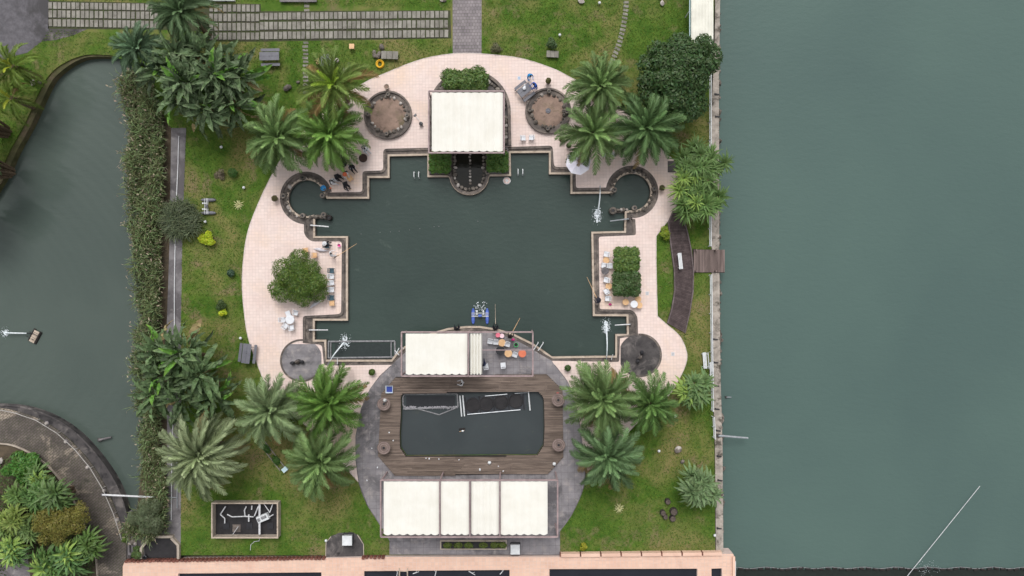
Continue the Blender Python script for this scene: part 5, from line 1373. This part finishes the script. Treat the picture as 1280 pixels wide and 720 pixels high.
rubble(849,562,'flat pinkish rock on the lower right lawn',2,7,(.5,.7),pale=.3,spread=.15); rubble(853,576,'small flat rock below the pinkish one on the lower right lawn',1,8,(.4,.5),pale=0,spread=.05)
rubble(555,2,'pale stone at the edge of the upper lawn by the block path',2,9,(.3,.5)); rubble(727,2,'pale stone on the upper lawn near the frame edge',1,10,(.5,.6),pale=1,spread=.05); rubble(825,1,'pinkish stone on the upper lawn beside the curved path',2,11,(.3,.5),pale=1)
rubble(298,149,'beige stone below the paddle-leaved clump',1,12,(.6,.7),pale=1,spread=.05); rubble(10,692,'dark boulder in the grey yard of the corner garden',2,13,(.8,1.1),pale=0,spread=.2)
rubble(2,575,'pale stone at the foot of the creeping shrub',1,14,(.6,.7),pale=1,spread=.05); rubble(47,108,'weathered stump stones at the river bank palm',2,15,(.4,.5),pale=.5) 
slab('garden_yard', [(-40,735),(0,690),(20,676),(34,690),(40,735)], .03, 0, m_conc)
# stump seats on the lower right lawn
for i, (px, py, r0) in enumerate(((834,626,.25),(828,640,.25),(831,645,.22),(841.5,638.5,.34),(840,647,.28))):
    s_ = thing('log_stump','short dark log stump of the group on the lower right lawn','log stump',(*W(px,py)[:2],0),i*1.3,'log stumps on the lower right lawn'); P('stump', MB().lathe([(r0*1.1,0),(r0,.2),(r0,.38),(r0*.93,.40),(0,.40)],11), m_bark if False else M('charred_log',C(74,66,62),C(52,47,45),4), s_); P('cut_top', MB().lathe([(r0*.85,.403),(0,.403)],11), M('log_end',C(104,92,84),C(70,62,58),6), s_)
# small white globe lamps on the lawn edge
for px, py, wh in ((306,235,'on the lawn by the terrace curve left of the inlet'),(278,184.5,'on the lawn between the dry bush and the date palms'),(258,277.5,'on the lawn between reed clump and lime-yellow bush'),(302,422.5,'beside the picnic table at the terrace edge'),
        (749,5,'on the upper lawn above the curved stepping stones'),(699.5,45,'on the upper lawn beside the rose bush'),(408.5,674.5,'at the corner of the dark concrete pad'),(892.5,668,'at the foot of the lake wall by the parapet'),(843,519.5,'on the lawn below the small screw pine'),(823,563,'on the lawn beside the flat pinkish rock')):
    l_ = thing('garden_lamp','small white ball lamp '+wh,'lamp',(*W(px,py)[:2],0),0,'white ball lamps in the lawn'); P('globe', MB().lathe([(.05,.14),(.12,.20),(.14,.27),(.11,.35),(.04,.39),(0,.40)],12), m_wpaint, l_, True); P('stake', MB().cyl((0,0,0),(0,0,.16),.03,.03,7), m_dgrey, l_)
# garden things on the upper left lawn
for px, py, a_, lab in ((399.5,78.5,30,'beige stool beside the dark garden table'),(441,60,0,'beige stool alone on the lawn below the paver path')): stool(px,py,a_,lab,z=0,s=1.05)
r_ = thing('garden_table','dark grey low garden table half under the leaning palm','table',(*W(411,80)[:2],0),D(8))
P('table_top', MB().lathe([(.70,.62),(.72,.66),(.68,.69),(0,.69)],22), m_grey, r_); P('pedestal', MB().cyl((0,0,0),(0,0,.63),.12,.1,10), m_dgrey, r_)
r_ = thing('garden_bench','short grey bench by the dark garden table','bench',(*W(411,74)[:2],0),D(4)); P('seat', MB().box((0,0,.42),(.75,.35,.05)), m_grey, r_)
for s in (-1,1): P('leg', MB().box((s*.3,0,.2),(.06,.3,.4)), m_grey, r_)
r_ = thing('slab_bench','weathered grey plank bench on the lawn beside the yellow hose','bench',(*W(488,70.5)[:2],0),D(-2))
for i in range(3): P('plank', MB().box((-.53+.53*i,0,.36),(.5,.72,.06)), m_paver, r_)
for s in (-1,1): P('leg', MB().box((s*.55,0,.165),(.16,.6,.33)), m_conc_d, r_)
r_ = thing('slab_bench','low grey plank bench in front of the small rose bush','bench',(*W(690.5,69)[:2],0),D(-3))
for i in range(3): P('plank', MB().box((-.38+.38*i,0,.3),(.36,.6,.06)), m_paver, r_)
for s in (-1,1): P('leg', MB().box((s*.4,0,.135),(.14,.5,.27)), m_conc_d, r_)
hs2 = thing('garden_hose','coiled yellow hose on the lawn beside the plank bench','hose',(*W(475.5,80.5)[:2],0))
for k, (r0, zz, dx) in enumerate(((.34,.05,0),(.30,.13,.04),(.33,.20,-.03),(.27,.12,-.05))):
    P('coil', MB().tube([(dx+r0*math.cos(i*math.pi/10),r0*math.sin(i*math.pi/10)*1.05,zz) for i in range(21)],.055,7), m_yellow, hs2)
sgn = thing('concrete_bench_slab','pale concrete slab at the upper edge of the lawn above the paver path','slab',(*W(374,1)[:2],0)); P('top', MB().box((0,0,.28),(46/S,6/S,.10)), m_conc, sgn)
for s in (-1,1): P('support', MB().box((s*1.3,0,.115),(.25,.35,.23)), m_conc_d, sgn)
sg2 = thing('white_kerb','thin white board above the paver path beside the feathery palm','board',(*W(278,1.5)[:2],0)); P('board', MB().box((0,0,.15),(33/S,.10,.3)), m_wpaint, sg2); P('stake', MB().box((.4,-.08,.1),(.06,.05,.2)), m_dgrey, sg2)
# wooden ladder lying on the lawn with weeds, pale blue box
ld = thing('wooden_ladder','grey wooden ladder lying overgrown on the lawn under the pale date palm','ladder',(*W(341,570)[:2],0),D(-52))
for s in (-1,1): P('stile', MB().box((0,s*.27,.06),(3.1,.07,.09)), m_paver, ld)
for i in range(6): P('rung', MB().cyl((-1.3+.52*i,-.25,.07),(-1.3+.52*i,.25,.07),.03,.03,7), m_paver, ld)
V = leaf_cloud([(-.9,0,.1,.5,.3,.25),(.5,.05,.1,.5,.3,.25)], 800, .09, 3); o = link('weeds', quads_mesh('weeds', V, l_obj), ld, color=C(70,110,42)[:3])
bx = thing('storage_box','pale blue plastic box at the end of the wooden ladder','box',(*W(357,586)[:2],0),D(40)); P('box', MB().box((0,0,.14),(.42,.34,.28),0,1.1), M('pale_blue',C(176,206,216)), bx); P('lid', MB().box((0,0,.30),(.5,.42,.04)), M('pale_blue_lid',C(196,220,226)), bx)
mt = thing('door_mat','dark grey mat on the tiles by the upper screw pine','mat',(*W(839.5,208.5)[:2],ZT)); P('mat', MB().box((0,0,.012),(.75,1.05,.02)), m_dgrey, mt); P('rim', MB().box((0,0,.02),(.68,.98,.016)), M('mat_grey',C(96,90,92),C(82,78,80),6), mt)
# basins and bags
def basin(px, py, r0, label, mat, z, sq=False, inner=None):
    r = thing('basin', label, 'basin', (*W(px,py)[:2], z)); 
    P('rim', MB().lathe([(r0*.75,0),(r0,.22),(r0*1.06,.22),(r0*1.06,.24),(r0*.95,.24),(r0*.72,.04)], 4 if sq else 18), mat, r, rot=(0,0,math.pi/4 if sq else 0))
    P('bottom', MB().lathe([(r0*.84,.10),(0,.10)], 4 if sq else 18), inner or mat, r, rot=(0,0,math.pi/4 if sq else 0))
basin(487.5,486,.46,'square basin with pale rim and blue water on the deck corner',M('pale_rim',C(196,206,218)),ZD,True,m_navyp); basin(405,235.5,.24,'bright blue round bowl on the inlet wall',m_blueb,.02)
basin(645,430.8,.2,'small green ring basin on the wet paving',m_greenp,ZP,False,m_dgrey); basin(424.5,307,.16,'small pale pink bucket by the pond corner',M('pale_pink_b',C(236,200,220)),ZT,False,m_magenta)
def bag(px, py, label, mat, z, s=.3):
    r = thing('bag', label, 'bag', (*W(px,py)[:2], z)); P('body', MB().rock((0,0,s*.4),(s,s*.75,s*.85),3,8,5), mat, r); P('strap', MB().tube([(-s*.3,0,s*.7),(0,0,s*1.05),(s*.3,0,s*.7)],.018), mat, r)
bag(762.5,380.5,'magenta bag on the tiles beside a white chair',m_magenta,ZT); bag(413.5,235.5,'orange bag on the tiles by the pond gutter',m_orangep,ZT,.24); bag(766,362.5,'small black bag against the darker shrub',m_dgrey,ZT,.18)
bag(641.5,424.5,'magenta bag beside the angler and green basin',m_magenta,ZP,.36); bag(697,491,'red cloth bag on the plank deck above the round table',M('red_cloth',C(176,92,88)),ZD,.28)
jg = thing('jug','pale jug standing on the round slatted table','jug',(*W(481.5,500,.9)[:2],ZD+.75)); P('body', MB().lathe([(.12,0),(.17,.12),(.15,.26),(.07,.34),(.07,.40),(0,.40)],14), M('jug_white',C(206,206,206)), jg, True); P('handle', MB().tube([(.12,0,.12),(.24,0,.18),(.22,0,.30),(.07,0,.36)],.018), m_net, jg)
cl_ = thing('cloth_bundle','white cloth bundle lying on the picnic table beside people in blue','cloth',(*W(655.5,110.5,.75)[:2],ZT+.757)); P('bundle', MB().rock((0,0,.1),(.36,.5,.24),5,9,5), m_wplastic, cl_, True); P('knot', MB().rock((.02,.24,.14),(.16,.2,.16),6,7,4), m_wplastic, cl_, True)
for px, py, lab in ((649,97.8,'small blue print sheet on the tiles by the picnic table'),(809,366.7,'small grey printed sheet on the narrow tiled strip'),(841,442.5,'small grey printed sheet on the tiles east of the stained plaza')):
    s_ = thing('floor_stencil', lab, 'floor marking', (*W(px,py)[:2], ZT)); P('sheet', MB().box((0,0,.004),(.30,.34,.004)), M('sheet_pale',C(214,214,218)), s_)
    for k in range(3): P('print_bar', MB().box((0,-.09+.09*k,.008),(.22,.035,.003)), m_blueb if 'blue' in lab else m_net, s_)
for k, (px, py, z, s) in enumerate(((465,560,ZP,.1),(472,584,ZP,.13),(459,600,ZP,.12),(487,540,ZD,.12),(492,550,ZD,.12),(549,573,ZD,.11),(533,572,ZD,.1),(574,574,ZD,.11),(600,586,ZD,.2),(623,582,ZD,.1),(629,588,ZD,.12),(537,572.5,ZD,.14))):
    s_ = thing('litter','small white scrap of litter on the deck and paving','litter',(*W(px,py)[:2],z),k,'white litter scraps on the deck'); P('scrap', MB().rock((0,0,s*.3),(s*1.5,s,s*.6),k,6,4), m_wplastic, s_)
for px, py, lab in ((612,577,'white ball lamp on the lower edge of the plank deck'),(692.5,578.5,'white ball lamp at the cut corner of the plank deck')):
    l_ = thing('deck_lamp', lab, 'lamp', (*W(px,py)[:2], ZD)); P('globe', MB().lathe([(.08,.06),(.15,.12),(.17,.2),(.13,.3),(.05,.34),(0,.35)],14), m_wpaint, l_, True); P('foot', MB().lathe([(.12,0),(.12,.03),(.06,.07)],10), m_dgrey, l_)
# --- lake edge: floating net boom at the bottom of the lake
bm_ = thing('net_boom','long dark floating net boom with black floats along the lake','boom',(*W(1100,715)[:2],-1.1)); 
P('net', MB().box((-.1,-2.2,.03),(370/S+4,4.0,.05)), M('wet_net',C(34,42,38,.8),C(26,33,30,.8),3), bm_)
fm = MB().cyl((-.22,0,0),(.22,0,0),.10,.10,8).mesh('float', m_dark)
for i in range(46): link('float', fm, bm_, (-14+.64*i,-.14+.06*math.sin(i*1.3),.10), (0,0,rr.uniform(-.3,.3)))
P('rope', MB().tube([(-14.2+.64*i,-.02+.08*math.sin(i*1.3),.10) for i in range(46)],.03,5), m_net, bm_)
fo = thing('foam_patch','patch of white bubbles beside the net boom','foam',(*W(1168,714)[:2],-1.1)); m = MB(); r2 = random.Random(12)
for i in range(90): t_ = r2.random(); an = r2.uniform(0,6.28); m.rock((1.2*t_*math.cos(an),.9*t_*math.sin(an)-.1,.1),(.05,.04,.03),i,5,3)
P('bubbles', m, m_foam, fo)
# causeway rail, kerb, lamps
rail([(0,510),(24,515),(50,524),(76,540),(98,560),(117,583),(132,608),(146,640),(156,672)], .55, 'pale tube rail round the causeway above the river', M('weathered_rail',C(186,182,178),C(150,146,142),2), low=False, rad=.035)
o = openband(CW_IN[3:], 1.4, .2, 0).build('causeway_kerb', m_cream); o['kind'] = 'structure'
o = openband(CW_OUT[3:-3], 1.8, .12, -.3).build('causeway_edge', m_conc_d); o['kind'] = 'structure'
for px, py in ((59,529),(83,552),(110,584),(131,613),(147,650)):
    l_ = thing('path_stone','small pale stone cap beside the causeway rail','stone',(*W(px,py)[:2],.045),0,'pale stone caps by the causeway rail'); P('cap', MB().lathe([(.16,0),(.15,.12),(.08,.18),(0,.19)],9), m_rockl, l_); P('footing', MB().lathe([(.22,0),(.22,.03),(.16,.05)],9), m_conc, l_)

# ------------------------------------------------------------------ people
m_skin = M('skin', C(206,160,132), C(190,142,114), 6, rough=.55)
m_hair = M('hair', C(34,30,28), C(24,21,20), 8, rough=.6)
CLOTH = {}
def cloth(r, g, b):
    if (r,g,b) not in CLOTH: CLOTH[(r,g,b)] = M('cloth', C(r,g,b), C(r*.82,g*.82,b*.82), 9, rough=.85)
    return CLOTH[(r,g,b)]
def person(px, py, z, a, pose, shirt, trousers, label, hat=None, hair=True, lean=.0, arm=0):
    """continuous skinned body facing local +Y"""
    J = {}; sit = pose == 'sit'; pz = .50 if sit else (.40 if pose == 'crouch' else .92)
    fw = lean+(.18 if pose == 'crouch' else 0)
    J['pel'] = (0,0,pz); J['spi'] = (0,.10*fw,pz+.2); J['che'] = (0,.42*fw,pz+.43); J['nec'] = (0,.55*fw+.01,pz+.55); J['hed'] = (0,.62*fw+.04,pz+.64)
    for s, k in ((-1,'l'),(1,'r')):
        J['hip'+k] = (s*.10,0,pz-.02)
        if sit: J['kne'+k] = (s*.14,.43,pz+.02); J['ank'+k] = (s*.14,.45,.09); J['toe'+k] = (s*.15,.62,.04)
        elif pose == 'crouch': J['kne'+k] = (s*.17,.34,.48); J['ank'+k] = (s*.15,.08,.09); J['toe'+k] = (s*.16,.27,.04)
        else: J['kne'+k] = (s*.11,.03+.05*s,.49); J['ank'+k] = (s*.11,-.02+.08*s,.09); J['toe'+k] = (s*.12,.16+.08*s,.04)
        c = J['che']; J['sho'+k] = (s*.19,c[1],c[2]+.02)
        el = (s*.27,c[1]+.10+.08*arm,c[2]-.24+.06*arm); J['elb'+k] = el; J['wri'+k] = (s*(.18-.05*arm),el[1]+.22,el[2]+.02+.05*arm)
        J['han'+k] = (s*(.165-.05*arm),el[1]+.29,el[2]+.02+.05*arm)
    E = [('pel','spi'),('spi','che'),('che','nec'),('nec','hed')]
    for k in 'lr': E += [('pel','hip'+k),('hip'+k,'kne'+k),('kne'+k,'ank'+k),('ank'+k,'toe'+k),('che','sho'+k),('sho'+k,'elb'+k),('elb'+k,'wri'+k),('wri'+k,'han'+k)]
    RAD = dict(pel=.15,spi=.135,che=.15,nec=.058,hed=.07,hip=.10,kne=.066,ank=.045,toe=.035,sho=.075,elb=.046,wri=.032,han=.036)
    names = list(J); me = bpy.data.meshes.new('body_skeleton')
    me.from_pydata([J[n_] for n_ in names], [(names.index(u), names.index(v)) for u, v in E], [])
    ob = bpy.data.objects.new('body_skeleton', me); COL.objects.link(ob)
    md = ob.modifiers.new('skin', 'SKIN'); md.use_smooth_shade = True
    for i, n_ in enumerate(names):
        q = RAD.get(n_, RAD.get(n_[:3])); me.skin_vertices[0].data[i].radius = (q, q*(.72 if n_ in ('che','spi','pel') else 1))
        me.skin_vertices[0].data[i].use_root = n_ == 'pel'
    sb = ob.modifiers.new('sub', 'SUBSURF'); sb.levels = 1
    dg = bpy.context.evaluated_depsgraph_get(); dg.update(); ev = bpy.data.meshes.new_from_object(ob.evaluated_get(dg))
    bpy.data.objects.remove(ob); bpy.data.meshes.remove(me)
    ev.name = 'body'
    b = bmesh.new(); b.from_mesh(ev)
    def tube_(p0, p1, r0):
        p0, p1 = Vector(p0), Vector(p1); d = (p1-p0).normalized(); x = d.orthogonal().normalized(); y = d.cross(x); A_, B_ = [], []
        for i in range(5):
            t = 2*math.pi*i/5; u = x*math.cos(t)+y*math.sin(t); A_.append(b.verts.new(p0+u*r0)); B_.append(b.verts.new(p1+u*r0*.7))
        for i in range(5): b.faces.new((A_[i],A_[(i+1)%5],B_[(i+1)%5],B_[i]))
        b.faces.new(B_)
    for k, s in (('l',-1),('r',1)):          # five fingers, thumb from the side of the palm
        h = Vector(J['han'+k])
        for i, fl_ in enumerate((.062,.072,.068,.052)):
            p0 = h+Vector(((i-1.5)*.019,.02,0)); p1 = p0+Vector((0,fl_*.6,-.008)); tube_(p0, p1, .0085); tube_(p1, p1+Vector((0,fl_*.4,-.022)), .0075)
        tube_(h+Vector((-s*.03,-.01,0)), h+Vector((-s*.062,.032,-.01)), .0095)
    hc = Vector(J['hed'])+Vector((0,.015,.06))      # head with nose and ears
    r_ = bmesh.ops.create_uvsphere(b, u_segments=14, v_segments=10, radius=1.0)
    for v in r_['verts']: v.co = Vector((v.co.x*.078, v.co.y*.098, v.co.z*.118))+hc
    for c_, d_ in ((Vector((0,.10,-.01)),(.016,.022,.024)),(Vector((.079,0,-.01)),(.012,.02,.03)),(Vector((-.079,0,-.01)),(.012,.02,.03)),(Vector((0,.088,-.06)),(.026,.012,.010))):
        r_ = bmesh.ops.create_uvsphere(b, u_segments=6, v_segments=4, radius=1.0)
        for v in r_['verts']: v.co = Vector((v.co.x*d_[0], v.co.y*d_[1], v.co.z*d_[2]))+hc+c_
    b.normal_update()
    seg = [(Vector(J[u]), Vector(J[v]), v) for u, v in E]
    for f in b.faces:
        c = f.calc_center_median(); best = None
        for p0, p1, n_ in seg:
            d = p1-p0; t = max(0, min(1, (c-p0).dot(d)/d.length_squared)); q = (c-(p0+d*t)).length
            if best is None or q < best[0]: best = (q, n_, t)
        n_ = best[1][:3]
        f.material_index = 0 if n_ in ('spi','che','sho','elb') else (1 if n_ in ('hip','kne','ank') else (3 if n_ == 'toe' else 2))
        if n_ == 'nec' and best[2] < .4: f.material_index = 0
        if (c-hc).length < .135: f.material_index = 2
        f.smooth = True
    b.to_mesh(ev); b.free(); ev.materials.clear()
    for mm in (shirt, trousers, m_skin, m_dgrey): ev.materials.append(mm)
    r = thing('person', label, 'person', (*W(px,py)[:2], z), D(a)); link('body', ev, r)
    hm = MB(); prof = [(.083,-.01),(.092,.03),(.088,.075),(.066,.115),(.03,.135),(0,.138)]
    hm.lathe(prof, 14, (hc.x, hc.y-.012, hc.z)); hm.box((hc.x,hc.y-.07,hc.z-.03),(.13,.05,.13))
    P('hair', hm, m_hair, r, True)
    if hat: P('hat', MB().lathe([(.21,.055),(.20,.07),(.105,.075),(.10,.14),(.07,.17),(0,.175)],18,(hc.x,hc.y,hc.z)), hat, r)
    return r
blk = cloth(34,34,42); wht = cloth(232,232,236); nvy = cloth(44,52,84); jean = cloth(58,76,104); grey_ = cloth(96,98,106)
person(661,97.5,ZT,200,'stand',cloth(30,140,210),cloth(40,120,190),'person in light blue standing at the end of the picnic table',lean=.5)
person(669.5,110,ZT,120,'stand',cloth(40,96,196),nvy,'person in royal blue with dark hair at the picnic table by the round bed',lean=.35)
person(441.5,210,ZT,-150,'sit',blk,nvy,'person in black seated in a white chair under the palm tip')
chair(441.5,210,-150,'white chair under the person in black by the palm tip')
person(433.5,218,ZT,-150,'sit',wht,blk,'person with an orange sun hat and white top by the pond step',hat=cloth(226,120,84),lean=.3)
person(422.5,221.5,ZT,-125,'sit',blk,cloth(50,44,56),'person in a black jacket on a stool by the gutter',lean=.5); person(433,231,ZT,-145,'sit',blk,blk,'person in black stretching towards the pond corner',lean=.7,arm=1)
person(416.5,228,ZT,-100,'sit',wht,blk,'person in a white shirt with black hair near the blue bowl',lean=.3)
for px, py, lab in ((433.5,218,'dark stool under the person with the orange hat'),(422.5,221.5,'dark stool under the person in the black jacket'),(433,231,'dark stool under the person stretching to the pond'),(416.5,228,'dark stool under the person in white by the blue bowl')): stool(px,py,20,lab,m_dgrey,group='dark stools of the anglers')
chair(439,224,-140,'beige plastic chair with open arms between anglers and pond step',m_beige)
person(458,187.5,ZT,-140,'sit',wht,jean,'person in white and blue seated above the dark brown table',lean=.2); chair(458,187.5,-140,'teal chair under the person in white and blue',m_teal)
person(407,306,ZT,-80,'sit',blk,grey_,'person in black and white beside the upper pond corner',hat=wht,lean=.3); chair(410,307.5,-90,'teal chair under the person in the white hat',m_teal)
person(417,319.5,ZT,-60,'stand',wht,nvy,'person in white and navy fishing beside the feathery shrub',lean=.3,arm=1)
person(748.5,376,-.1,70,'stand',cloth(48,50,66),nvy,'person in dark navy fishing from the gutter of the narrow terrace',hat=cloth(40,40,52),lean=.3,arm=1)
person(572,411.5,-.1,10,'crouch',blk,blk,'person in black crouching on the pond arc behind the awning'); person(619.5,411.5,-.1,0,'crouch',blk,grey_,'person in black crouching on the pond arc with an upright rod',arm=1)
person(637,421,ZP,-20,'stand',cloth(40,34,36),cloth(214,70,150),'person in dark top and magenta trousers fishing by the green basin',lean=.4,arm=1)
person(604.5,456,ZP,10,'sit',nvy,cloth(150,110,104),'person in navy seated at the awning edge',lean=.2)
person(579,476,ZD,90,'stand',wht,blk,'person in a white shirt walking on the plank deck below the awning')
def rod(px0, py0, px1, py1, z0, z1, label, mat=None):
    a = W(px0, py0, z0); b = W(px1, py1, z1); r = thing('fishing_rod', label, 'fishing rod', a); P('blank', MB().cyl((0,0,0), b-a, .03, .014, 6), mat or m_beige, r); d = (b-a).normalized()
    P('grip', MB().cyl(-d*.25, d*.15, .035, .035, 7), m_dgrey, r); P('reel', MB().cyl(d*.2+Vector((-.05,0,-.06)), d*.2+Vector((.05,0,-.06)), .05, .05, 8), m_dgrey, r)
rod(420,321,446,304.5,1.15,.9,'long pale rod of the angler by the feathery shrub'); rod(746.5,374,733.5,346,1.2,1.0,'thin rod of the angler in navy'); rod(619.5,407,619,380,.9,1.0,'upright brown rod on the pond arc',m_coping); rod(639.5,417,650,397.5,1.3,1.2,'pale rod of the angler in magenta'); rod(434,235,441,237.5,.9,.5,'short rod of the angler stretching to the pond')
for o in scene.objects:                       # drops and bubbles nobody could count
    if o.type == 'MESH' and o.name.split('.')[0] in ('foam', 'bubbles', 'splash', 'bunched_net', 'weeds'): o['kind'] = 'stuff'
